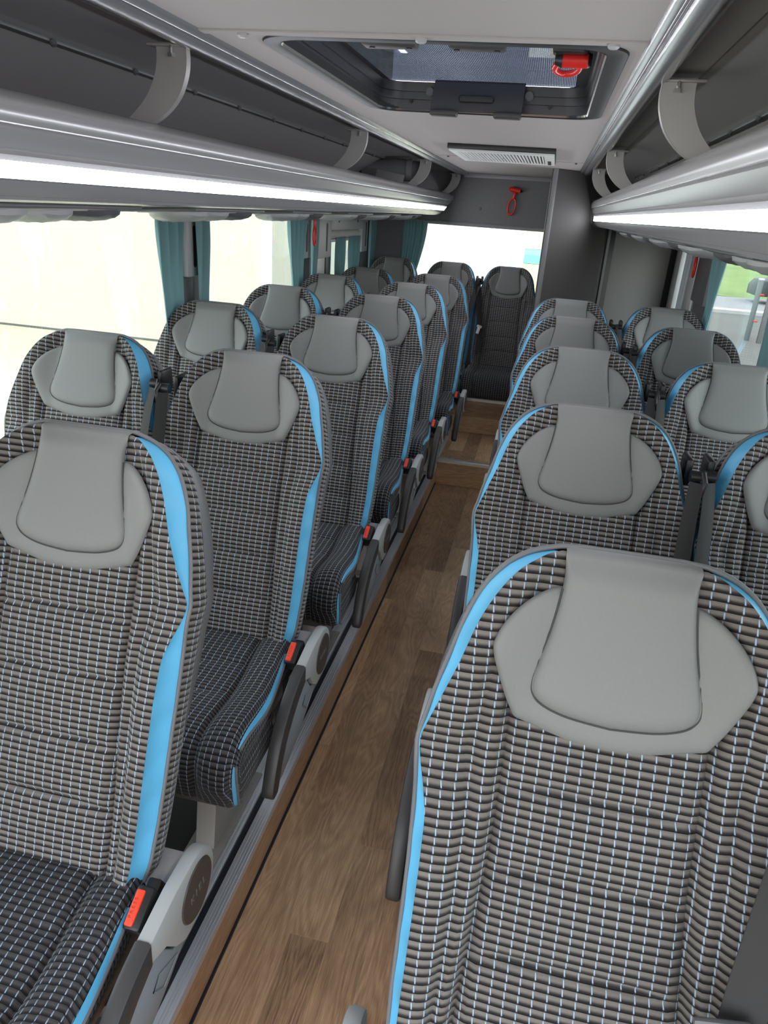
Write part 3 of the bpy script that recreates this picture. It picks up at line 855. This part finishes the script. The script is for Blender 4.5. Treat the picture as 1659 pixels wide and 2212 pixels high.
# ------------------------------------------------------------------ luggage racks
RPROF = [(.590, 1.742), (.566, 1.750), (.535, 1.753), (.512, 1.748), (.499, 1.736), (.495, 1.720), (.498, 1.706)]
RPROF2 = [(.500, 1.7045), (.506, 1.704), (.504, 1.698), (.509, 1.682), (.514, 1.672)]
RPROF3 = [(.519, 1.670), (.516, 1.664), (.521, 1.656)]
RLOW = [(.5235, 1.6315), (.527, 1.629), (.531, 1.618), (.541, 1.607), (.548, 1.606), (.551, 1.601), (.566, 1.597), (.585, 1.598)]
def rack(sg, y0, y1, label, cat='luggage rack'):
    t = thing('luggage_rack', label, cat)
    up = [(p.x, p.y) for p in catmull([(a, b_, 0) for a, b_ in RPROF], 4)] + RPROF2 + RPROF3
    lo = RLOW
    def along(prof, ya, yb, end):
        rows = []
        ys = [ya, (ya + yb) / 2, yb - .30] + [yb - .30 + .30 * math.sin(PI / 2 * k / 8) for k in range(1, 9)]
        for y in ys:
            f = (y - ya) / (yb - ya) if end else 0
            rows.append([(XC + sg * d, (ya + f * (yb - .42 * max(0, (1.725 - z) / .125) ** 1.4 - .25 * max(0, (z - 1.725) / .03) ** 2 * .2 - ya)) if end else y, z) for d, z in prof])
        return rows
    end = sg < 0
    def skin(prof, tn, nm, mat, sharp=30):
        mb = MB(); mb.grid(along(prof, y0, y1, end)); return part(nm, mb, mat, t, sharp)
    skin(up, 0, 'rack_front', 'rack')
    mb = MB(); mb.grid(along([(.521, 1.656), (.5235, 1.6315)], y0, y1 if end else y1 - .11, end)); part('led_strip', mb, 'led', t, 30)
    skin(lo, 0, 'lower_rail', 'rack')
    mb = MB()
    mb.prism([(XC + sg * d, z) for d, z in ((.590, 1.742), (.620, 1.662), (1.16, 1.628), (1.16, 1.616), (.61, 1.645), (.58, 1.735))], y0, y1 - (.28 if end else .01), 'Y')
    part('rack_tray', mb, 'bay', t)
    mb = MB().prism([(XC + sg * d, z) for d, z in ((.580, 1.600), (.62, 1.596), (1.165, 1.560), (1.165, 1.572), (.62, 1.610), (.58, 1.612))], y0, y1 - .02, 'Y')
    part('rack_underside', mb, 'bay', t)
    # rounded end cap
    yb = y1 - .004
    poly = up + [(.5235, 1.6315)] + lo + [(.62, 1.60), (.62, 1.70)]
    if not end:
        part('end_cap', MB().prism([(XC + sg * (d - (.016 if d < .57 else 0)), 1.675 + (z - 1.675) * 1.06) for d, z in poly], yb - .030, yb + .006, 'Y'), 'rubber', t)
    else:
        allp = up + [(.5235, 1.6315)] + lo; r_ = along(allp, y0, y1, True)[-1]
        mb = MB(); mb.grid([r_, [(q[0] + sg * .06, q[1] - .004, q[2]) for q in r_]]); part('end_cap', mb, 'rack', t)
    return t
RL = rack(-1, YF, 6.045, 'long silver luggage rack with light strip above the curtained windows')
RRk = rack(1, YF, 5.12, 'silver luggage rack with light strip ending at the dark partition')
def bracket(parent, sg, y):
    # crescent plate from the gutter down to the rack lip
    a = [(.452, 1.893), (.450, 1.868), (.454, 1.838), (.470, 1.802), (.498, 1.772), (.530, 1.752), (.560, 1.742)]
    b_ = [(.640, 1.722), (.605, 1.742), (.566, 1.772), (.536, 1.805), (.518, 1.842), (.513, 1.872), (.514, 1.893)]
    pa = [(p.x, p.y) for p in catmull([(d, z, 0) for d, z in a], 4)]; pb = [(p.x, p.y) for p in catmull([(d, z, 0) for d, z in b_], 4)]
    mb = MB().prism([(XC + sg * d, z) for d, z in pa + pb], y, y + .004, 'Y')
    # rolled edge towards the aisle
    rows = [[(XC + sg * (d), y - .001, z), (XC + sg * (d - .001), y + .014, z)] for d, z in pa]
    mb.grid(rows)
    o = part('bracket', mb, 'brk', parent, 40)
    part('bracket_foot', MB().box(XC + sg * .485 - .045, XC + sg * .485 + .045, y - .008, y + .030, 1.885, 1.891, .002), 'brk', o)
    part('bolt', MB().tube([(XC + sg * .48, y - .004, 1.887), (XC + sg * .48, y - .004, 1.868)], .0045, 10).tube([(XC + sg * .48, y - .004, 1.874), (XC + sg * .48, y - .004, 1.867)], .008, 6), 'chrome', o)
for y in (-.02, 1.50, 2.98, 4.53, 5.96): bracket(RL, -1, y)
for y in (.10, 1.675, 3.26, 4.42): bracket(RRk, 1, y)
# bay dividers: white notice plate and rolled grey duct at the rear of the left bay
t = thing('air_duct', 'round grey air duct lying across the rear of the left luggage bay', 'duct', (-1.0, 4.60, 1.825))
part('duct_body', MB().tube([(-.14, 0, -.02), (.06, 0, .005), (.21, 0, .01)], [.072, .065, .045], 24), 'wallgrey', t, 60)
part('duct_collar', MB().tube([(.12, 0, .008), (.15, 0, .009)], .060, 24), 'cover', t)
tag(part('notice_plate', MB().box(-.08, .08, -.003, .003, -.055, .055, .002), 'cover', None, loc=(-.94, 4.36, 1.755)), 'plain pale grey plate in the left luggage bay below the duct', 'plate')
bpy.data.objects['notice_plate'].rotation_euler = (R(-12), R(8), 0)

# overhead service units below the racks
def service(loc, sg, label):
    t = thing('reading_light_vent', label, 'reading light unit', loc, 'reading light units under the racks', (0, R(-3.8) if sg < 0 else R(3.8), 0))
    def leaf(cx, cy, L, W, D):
        mb = MB(); rows = []
        for i in range(15):
            tt = i / 14; w = math.sin(PI * min(1, max(0, tt))) ** .6
            rows.append([(cx + W * w * math.cos(PI * k / 10), cy + L * (tt - .5), -.006 - D * w * math.sin(PI * k / 10) ** .7 * (1 + .10 * math.cos(k * 8 + i))) for k in range(11)])
        mb.grid(rows)
        mb.box(cx - W * .95, cx + W * .95, cy - L * .5, cy + L * .5, -.008, 0, .003)
        return mb
    part('base_plate', MB().box(-.10, .10, -.25, .25, -.006, .004, .004), 'shell', t)
    part('light_lens', leaf(0, -.15, .17, .085, .026), 'lens', t, 25)
    part('light_lens', leaf(0, .00, .15, .08, .024), 'lens', t, 25)
    d = part('speaker_cover', leaf(0, .16, .17, .088, .022), 'shell', t, 40)
    return t
for i, y in enumerate((.45, 1.38, 2.15, 2.93, 3.70, 4.45, 5.2)):
    o = service((-1.02, y, 1.584), -1, ['reading light unit out of the near end under the left rack', 'reading light unit over the long cream-lit pane', 'reading light unit beside the first curtain', 'reading light unit behind the first curtain', 'reading light unit over the second curtain', 'reading light unit over the rolled blind', 'reading light unit nearest the rear window curtain'][i])
for i, y in enumerate((1.0, 1.75, 2.5, 3.25, 4.0, 4.7)):
    o = service((.46, y, 1.5835), 1, ['reading light unit over the nearest right seats', 'reading light unit over the second right row', 'reading light unit over the third right row', 'reading light unit above the right window curtain', 'reading light unit above the last right row', 'reading light unit hanging in front of the pale panel'][i])

# ------------------------------------------------------------------ curtains and pillar covers
def curtain(loc, W, Htop, Hbot, folds, narrow, label, axis='Y', shift=0.0, amp=.021, seed=0):
    lean = 0.0
    rnd = random.Random(seed); ph = rnd.random() * 6; mb = MB(); rows = []
    nz, ny = 26, folds * 10
    for i in range(nz + 1):
        t = i / nz; z = -(Htop - Hbot) * t
        w = W * (1 - (1 - narrow) * smst(t, .0, 1.0)); c = shift * smst(t, .05, 1.0)
        r_ = []
        for j in range(ny + 1):
            s = j / ny
            y = (s - .5) * w + c
            a = amp * (.55 + .45 * math.sin(t * 2 + j * .05)) * math.sin(s * folds * 2 * PI + ph + .8 * math.sin(t * 2.2 + s * 3))
            r_.append((a * (1 - .6 * smst(t, .1, .6)) + lean * smst(t, .0, .5), y, z) if axis == 'Y' else (y, a, z))
        rows.append(r_)
    mb.grid(rows)
    mb.grid([[(p[0] + (.0015 if axis == 'Y' else 0), p[1] + (0 if axis == 'Y' else .0015), p[2]) for p in r_] for r_ in rows])
    o = link('curtain', mb.mesh('curtain', 'curtain', 80)); o.location = loc
    o.location.z = Htop
    return tag(o, label, 'curtain', 'teal curtains')
cx = XL + .075
curtain((cx, 2.605, 0), .20, 1.575, 1.13, 3, .80, 'teal curtain gathered on the near side of the first pillar', shift=.025, seed=1)
curtain((cx, 2.905, 0), .13, 1.575, .95, 2, .75, 'teal curtain gathered on the far side of the first pillar', shift=-.02, seed=2)
curtain((cx, 4.06, 0), .28, 1.575, 1.10, 4, .62, 'teal curtain ahead of the red hammer ring on the second pillar', shift=.04, seed=3)
curtain((cx - .01, 4.42, 0), .09, 1.57, .80, 1, .9, 'narrow strip of teal curtain just behind the red hammer ring', seed=4)
curtain((cx - .02, 5.06, 0), .20, 1.42, .80, 2, .8, 'teal curtain hanging below the rolled blind, nearer half', seed=5)
curtain((cx - .02, 5.44, 0), .28, 1.42, .80, 3, .75, 'teal curtain hanging below the rolled blind, farther half', shift=.02, seed=6)
curtain((cx, 5.90, 0), .14, 1.56, .80, 2, .8, 'teal curtain tucked beside the dark rear corner panel', seed=7)
curtain((-1.06, 6.0, 0), .20, 1.545, .85, 4, .45, 'grey-teal curtain drawn to the corner of the rear window', 'X', shift=-.06, amp=.012, seed=8)
curtain((XRW - .07, 3.94, 0), .28, 1.565, 1.10, 3, .45, 'teal curtain gathered to a tie in the partition-side window', shift=.0, amp=.022, seed=9)
curtain((XRW - .07, 2.78, 0), .32, 1.565, .80, 3, .8, 'teal curtain just entering the picture at its right edge', seed=10)
def pillar_cover(yc, w, label, zt=1.558, zs=1.315, mat='cover', depth=.05, slot=True, x=XL, sg=1):
    t = thing('pillar_cover', label, 'pillar cover', (x, yc, 0), 'belt covers on the window pillars')
    part('post', MB().box(min(0, sg * depth * .55), max(0, sg * depth * .55), -w * .42, w * .42, WB, zs + .02, .006), 'covdark' if mat == 'cover' else mat, t)
    part('cover', MB().box(min(0, sg * depth), max(0, sg * depth), -w * .5, w * .5, zs, zt, .008), mat, t)
    if slot:
        mb = MB(); xs = sg * (depth + .0005); rr = []
        y0 = w * .12; za, zb = zs + .05, zt - .06; r_ = .011
        pts = [(xs, y0 + r_ * math.cos(R(a)), zb + r_ * math.sin(R(a))) for a in range(0, 181, 20)] + [(xs, y0 + r_ * math.cos(R(a)), za + r_ * math.sin(R(a))) for a in range(180, 361, 20)]
        mb.fan(pts); mb.tube(pts, .0022, 6, True)
        part('slot', mb, 'black', t)
    return t
pillar_cover(2.845, .10, 'grey slotted pillar cover between the first pair of curtains', depth=.055)
struct('trim_pillar_left_front', MB().box(XL, XL + .03, 2.76, 2.90, WB, 1.60, .006), 'covdark')
pillar_cover(4.30, .11, 'grey slotted pillar cover with the red hammer ring on it', depth=.055)
pillar_cover(4.64, .27, 'wide pale slotted pillar cover beside the rolled blind', zs=1.305, mat='coverl', depth=.07)
pillar_cover(5.73, .17, 'slotted pillar cover between the blind and the dark rear corner', zs=1.30, mat='cover', depth=.06)
t = thing('roller_blind', 'pale rolled blind under a grey header over the emergency window', 'blind', (XL + .02, 5.21, 0))
part('header', MB().box(-.02, .045, -.42, .42, 1.462, 1.556, .01), 'coverl', t)
part('fabric_roll', MB().tube([(.005, -.40, 1.435), (.005, .40, 1.435)], .028, 20), 'blind', t)
part('bottom_bar', MB().box(-.012, .026, -.41, .41, 1.39, 1.408, .004), 'coverl', t)
for y in (-.25, .25): part('header_screw', MB().tube([(.046, y, 1.52), (.048, y, 1.52)], .010, 12), 'black', t)
struct('trim_blind_dark_jamb', MB().box(XL, XL + .03, 4.80, 4.87, WB, 1.47, .004), 'rubber')
pillar_cover(4.40, .36, 'dark pillar behind the partition-side curtain', zs=1.25, zt=1.555, mat='covdark', depth=.05, slot=False, x=XRW, sg=-1)
# ------------------------------------------------------------------ hammers
def hammer(loc, label, rot, scale=1.0):
    t = thing('emergency_hammer', label, 'hammer', loc, None, rot); t.scale = (scale,) * 3
    part('holder', MB().box(-.022, .026, -.006, .022, .012, .052, .006), 'black', t)
    part('hammer_head', MB().tube([(-.038, -.012, .032), (.038, -.012, .032)], [.017, .017], 18).tube([(-.05, -.012, .032), (-.038, -.012, .032)], [.006, .017], 12), 'red', t, 40)
    mb = MB().box(-.010, .010, -.020, -.004, -.03, .02, .005)
    ring = [(.002 + .028 * math.cos(a), -.012, -.085 + .058 * math.sin(a)) for a in [2 * PI * k / 28 for k in range(28)]]
    mb.tube(ring, .0065, 8, True)
    part('handle_loop', mb, 'red', t, 60)
    part('hammer_tip', MB().tube([(.038, -.012, .032), (.052, -.012, .032)], [.012, .006], 12), 'black', t)
    return t
hammer((-.322, YR - .012, 1.775), 'red emergency hammer on the grey panel over the rear window', (0, R(8), 0), 1.0)
hammer((XL + .085, 4.33, 1.52), 'red hammer with ring handle on the curtained-side pillar', (0, 0, R(90)), .9)
hammer((XRW - .055, 4.572, 1.505), 'red hammer handle on the partition-side window pillar', (0, 0, R(-90)), .9)

# ------------------------------------------------------------------ roof hatch
def rrect(x0, x1, y0, y1, r_, n=8):
    pts = []
    for cx_, cy_, a0 in ((x1 - r_, y1 - r_, 0), (x0 + r_, y1 - r_, 90), (x0 + r_, y0 + r_, 180), (x1 - r_, y0 + r_, 270)):
        for k in range(n + 1):
            a = R(a0 + 90 * k / n); pts.append((cx_ + r_ * math.cos(a), cy_ + r_ * math.sin(a)))
    return pts
t = thing('roof_hatch', 'black framed glass roof hatch set in the grey ceiling', 'roof hatch', (0, 0, 0))
o_ = rrect(-.592, .088, 1.458, 2.474, .085); i_ = rrect(-.560, .050, 1.488, 2.440, .065)
mb = MB(); mb.grid([[(x, y, ZC - .001) for x, y in o_], [(x, y, ZC - .004) for x, y in rrect(-.590, .086, 1.460, 2.472, .083)],
                    [(x, y, ZC - .006) for x, y in rrect(-.566, .056, 1.480, 2.446, .07)], [(x, y, ZC - .003) for x, y in i_], [(x, y, ZC + .02) for x, y in i_]], None, True)
part('bezel', mb, 'hatchb', t, 40)
mb = MB(); mb.grid([[(x, y, ZC - .004) for x, y in rrect(-.5595, .0495, 1.4885, 2.4395, .064)], [(x, y, ZC + .001) for x, y in rrect(-.5565, .0465, 1.4915, 2.4365, .062)]], None, True)
part('bright_edge', mb, 'chrome', t)
mb = MB()
lv = [(ZC, 0), (ZC + .025, .002), (ZC + .026, .006), (ZC + .045, .008), (ZC + .046, .012), (ZC + .069, .015)]
mb.grid([[(x, y, z) for x, y in rrect(-.562 + d, .050 - d, 1.490 + d, 2.440 - d, .065)] for z, d in lv], None, True)
mb.grid([[(x, y, ZC + .069) for x, y in rrect(-.547, .035, 1.505, 2.425, .06)], [(x, y, ZC + .069) for x, y in rrect(-.530, .004, 1.52, 2.414, .03)]], None, True)
part('hatch_well', mb, 'hatchw', t, 40)
part('hatch_glass', MB().box(-.535, .02, 1.52, 2.415, ZC + .070, ZC + .075), 'hglass', t)
def hatch_handle(y, z, x0, x1, rear):
    mb = MB()
    if rear:
        rows = []
        for k in range(9):
            tt = k / 8
            rows.append([(x, y - .006 - .05 * math.sin(PI * .5 * tt), z + .075 - .085 * tt) for x in (x0, x1)])
        mb.grid(rows); mb.grid([[(p[0], p[1] + .008, p[2] + .002) for p in r_] for r_ in rows])
        w = (x1 - x0)
        for a, b_ in ((x0, x0 + w * .30), (x1 - w * .30, x1)): mb.box(a, b_, y - .075, y - .03, z - .022, z - .008, .004)
    else:
        for a, b_ in ((x0, x0 + .11), (x1 - .11, x1)): mb.box(a, b_, y, y + .045, z - .012, z + .018, .005)
        mb.box(x0 + .1, x1 - .1, y + .008, y + .03, z - .004, z + .010, .004)
    return mb
h1 = part('front_handle', hatch_handle(1.625, ZC + .029, -.424, -.139, False), 'handle', t)
for x in (-.405, -.33, -.235, -.155): part('handle_screw', MB().tube([(x, 1.648, ZC + .018), (x, 1.648, ZC + .015)], .006, 12), 'black', h1)
h2 = part('rear_handle', hatch_handle(2.42, ZC + .0, -.398, -.135, True), 'handle', t, 50)
part('grip_opening', MB().box(-.318, -.218, 2.365, 2.372, ZC + .016, ZC + .034, .006), 'ventdark', h2)
for x in (-.412, -.122): part('handle_screw', MB().tube([(x, 2.425, ZC + .045), (x, 2.412, ZC + .045)], [.013, .011], 16), 'shell', h2)
for x in (-.47, -.06): part('rivet', MB().tube([(x, 2.432, ZC + .02), (x, 2.424, ZC + .02)], .005, 10), 'black', t)
t = thing('hatch_hammer', 'red hammer with coiled cord clipped in the roof hatch corner', 'hammer', (-.012, 1.86, ZC + .052))
part('holder', MB().box(-.042, .034, -.05, -.005, -.004, .017, .005), 'black', t)
part('hammer_head', MB().tube([(-.020, -.004, -.010), (.034, -.004, -.010)], .0155, 20), 'red', t, 40)
part('hammer_tip', MB().tube([(-.036, -.004, -.010), (-.020, -.004, -.010)], [.010, .0165], 14).tube([(.034, -.004, -.010), (.042, -.004, -.010)], [.015, .012], 12), 'black', t)
lp = catmull([(.004, .02, .0), (.018, .06, -.004), (.018, .11, -.008), (.004, .145, -.011), (-.018, .15, -.012), (-.034, .125, -.010), (-.036, .09, -.008), (-.02, .03, .0)], 5, True)
part('handle_loop', MB().tube(lp, .0075, 8, True), 'red', t, 60)
part('coiled_cord', MB().tube([(.014 + .008 * math.cos(k * .9), .03 + k * .0026, -.002 + .008 * math.sin(k * .9)) for k in range(50)], .0024, 6), 'chrome', t, 60)

# ------------------------------------------------------------------ ceiling vent
t = thing('ceiling_vent', 'white slatted air vent in a black tray on the rear ceiling', 'vent', (0, 0, 0))
vx0, vx1, vy0, vy1 = -.505, -.035, 3.52, 4.20
part('tray', MB().box(vx0, vx1, vy0, vy1, ZC - .020, ZC + .001, .002), 'black', t)
zf = ZC - .021
mb = MB()
gx0, gx1, gy0, gy1 = vx0 + .035, vx1 - .050, vy0 + .10, vy1 - .06
for a, b_, c, d in ((vx0 + .004, gx0, vy0 + .03, vy1), (gx1, vx1 - .004, vy0 + .03, vy1), (gx0, gx1, vy0 + .03, gy0), (gx0, gx1, gy1, vy1)): mb.box(a, b_, c, d, zf - .006, zf + .001)
part('vent_frame', mb, 'white', t)
mb = MB(); n = 26
for k in range(n):
    x = gx0 + (gx1 - gx0) * (k + .5) / n; mb.box(x - .0034, x + .0034, gy0, gy1, zf - .006, zf, 0)
o = part('vent_slats', mb, 'white', t)
part('vent_opening', MB().box(gx0, gx1, gy0, gy1, zf - .001, zf + .001), 'ventdark', t)
for y in (vy1 - .14, vy1 - .22, vy1 - .30): part('adjuster', MB().box(vx1 - .036, vx1 - .020, y, y + .05, zf - .010, zf - .004, .002), 'black', t)
part('vent_screw', MB().tube([((gx0 + gx1) / 2, (gy0 + gy1) / 2, zf - .004), ((gx0 + gx1) / 2, (gy0 + gy1) / 2, zf - .008)], .008, 12), 'brk', t)

# ------------------------------------------------------------------ outside
ZG = -.72
struct('ground', MB().box(-60, 60, -40, 90, ZG - .1, ZG), 'asphalt')
struct('ground_forecourt', MB().box(-40, -2.2, -30, 11.2, ZG, ZG + .02), 'forecourt')
t = thing('building', 'plain cream building wall outside the curtained windows', 'building', (-4.2, 11.2, ZG))
part('wall', MB().box(-32, 0, 0, 8, 0, 9), 'cream', t)
part('corner_strip', MB().box(-.14, .02, -.04, 0, 0, 9), 'whitewall', t)
part('plinth', MB().box(-32, 0, -.03, 0, 0, .05), 'asphalt', t)
t = thing('building', 'white building behind the rear window with blue-grey door and green panel', 'building', (-1.5, 16, ZG))
part('wall', MB().box(-2.69, 2.4, 0, 6, 0, 4.4), 'whitewall', t)
part('door', MB().box(-.22, .2, -.05, .02, 0, 2.0), 'bdoor', t)
part('window', MB().box(.71, .86, -.05, .02, .9, 2.02), 'bwin', t)
part('upper_wall', MB().box(.98, 1.9, -.06, .02, 1.75, 2.1), 'yellow', t)
part('window', MB().box(1.0, 1.08, -.08, .0, 1.80, 2.08), 'bwin', t)
part('green_panel', MB().box(1.0, 1.9, -.10, .02, 1.47, 1.74), 'green', t)
part('yellow_plinth', MB().box(1.0, 1.9, -.12, .02, .0, 1.46), 'yellow', t)
mb = MB(); rows = []
for i in range(9):
    y = 31 + i * 5; rows.append([(x, y, ZG + .02 + .18 * i + .05 * math.sin(x * .4 + i)) for x in range(3, 60, 3)])
mb.grid(rows); o = link('grass', mb.mesh('grass', 'grass', 80)); o['kind'] = 'stuff'; tag(o, 'green grass bank beyond the road outside the partition-side window', 'grass')
struct('ground_kerb', MB().box(2, 60, 24.8, 25.4, ZG, ZG + .10), 'cover')
struct('ground_road', MB().box(2, 60, 25.4, 31.2, ZG, ZG + .03), 'wallgrey')
t = thing('fence_gate', 'galvanised wire fence gate with thick posts outside the partition-side window', 'gate', (4.83, 18.8, ZG))
for dx, dy in ((0, 0), (.20, -.3)):
    p = part('post', MB().box(dx - .05, dx + .05, dy - .05, dy + .05, 0, 1.36, .006), 'galv', t)
    part('post_cap', MB().box(dx - .055, dx + .055, dy - .055, dy + .055, 1.36, 1.40, .006), 'coverl', p)
for z in (.45, 1.05): part('hinge', MB().box(.03, .12, -.09, -.06, z - .016, z + .016, .004), 'redmk', t)
mb = MB()
for k in range(60): mb.box(.26 + k * .05, .266 + k * .05, -.303, -.297, .08, 1.3)
for k in range(7): mb.box(.24, 3.26, -.306, -.294, .1 + k * .2, .108 + k * .2)
part('wire_mesh', mb, 'galv', t)
part('brace_tube', MB().tube([(.45, -.34, 0), (.55, -.34, .75), (.75, -.34, 1.0), (1.1, -.34, 1.1)], .03, 10), 'galv', t)
t = thing('car', 'dark parked car across the road, only its wheel in the picture', 'car', (7.35, 28.6, ZG))
body = [(0, .30), (0, .62), (.15, .82), (.9, .92), (1.5, 1.38), (2.9, 1.42), (3.7, .98), (4.2, .90), (4.3, .55), (4.25, .30)]
part('body', MB().prism(body, 0, 1.7, 'Y', bev=.06), 'carp', t)
part('side_window', MB().prism([(1.1, .95), (1.58, 1.32), (2.8, 1.35), (3.4, .98)], -.004, .02, 'Y'), 'carglass', t)
for x in (.72, 3.5):
    w = part('wheel', MB().tube([(x, -.03, .32), (x, .22, .32)], .33, 28), 'tyre', t)
    mb = MB().tube([(x, -.045, .32), (x, -.03, .32)], .045, 14)
    for k in range(10):
        a = 2 * PI * k / 10; mb.tube([(x + .04 * math.cos(a), -.04, .32 + .04 * math.sin(a)), (x + .215 * math.cos(a), -.04, .32 + .215 * math.sin(a))], .016, 6)
    mb.tube([(x + .225 * math.cos(2 * PI * k / 28), -.036, .32 + .225 * math.sin(2 * PI * k / 28)) for k in range(28)], .016, 6, True)
    part('rim', mb, 'rim', w)

# ------------------------------------------------------------------ light
w = bpy.data.worlds.new('overcast_sky'); S.world = w; w.use_nodes = True
nt = w.node_tree; nt.nodes.clear(); b = NB(nt)
out = nt.nodes.new('ShaderNodeOutputWorld'); bg = nt.nodes.new('ShaderNodeBackground')
tc = b.node('ShaderNodeTexCoord'); sep = b.node('ShaderNodeSeparateXYZ'); b.link(tc.outputs['Generated'], sep.inputs[0])
f = b.sstep(sep.outputs[2], -.05, .7)
b.link(b.mix(f, (1.0, .985, .95, 1), (.80, .88, 1.0, 1)), bg.inputs[0])
bg.inputs[1].default_value = 2.6
b.link(bg.outputs[0], out.inputs[0])
sun = bpy.data.lights.new('hazy_sun', 'SUN'); sun.energy = 2.0; sun.angle = R(25); sun.color = (1, .96, .9)
o = link('hazy_sun', sun); o.rotation_euler = (R(42), 0, R(-10))

# ------------------------------------------------------------------ camera
F = 1560.0; VP = (1198.0 - 829.5, 472.0 - 1106.0); ROLL = R(4.1)
y = Vector((VP[0], VP[1], F)).normalized(); h = Vector((math.cos(ROLL), math.sin(ROLL), 0))
zd = y.cross(h).normalized()
if zd.y < 0: zd = -zd
x = y.cross(-zd)
if x.x < 0: x = -x
Mr = (x, y, -zd)
cam = bpy.data.cameras.new('camera'); co = link('camera', cam)
cam.sensor_fit = 'VERTICAL'; cam.sensor_height = 36; cam.lens = F / 2212 * 36; cam.clip_start = .03; cam.clip_end = 300
co.matrix_world = Matrix(((Mr[0].x, -Mr[0].y, -Mr[0].z, 0), (Mr[1].x, -Mr[1].y, -Mr[1].z, 0), (Mr[2].x, -Mr[2].y, -Mr[2].z, 1.63), (0, 0, 0, 1)))
S.camera = co
vs = S.view_settings
S.display_settings.display_device = 'sRGB'; vs.view_transform = 'Standard'; vs.look = 'None'; vs.gamma = 1; vs.use_curve_mapping = False
vs.exposure = .84
S.cycles.use_denoising = True; S.cycles.use_adaptive_sampling = True; S.cycles.adaptive_threshold = .02
S.cycles.max_bounces = 8; S.cycles.diffuse_bounces = 5; S.cycles.glossy_bounces = 4; S.cycles.transparent_max_bounces = 16
S.cycles.caustics_reflective = False; S.cycles.caustics_refractive = False; S.cycles.sample_clamp_indirect = 6
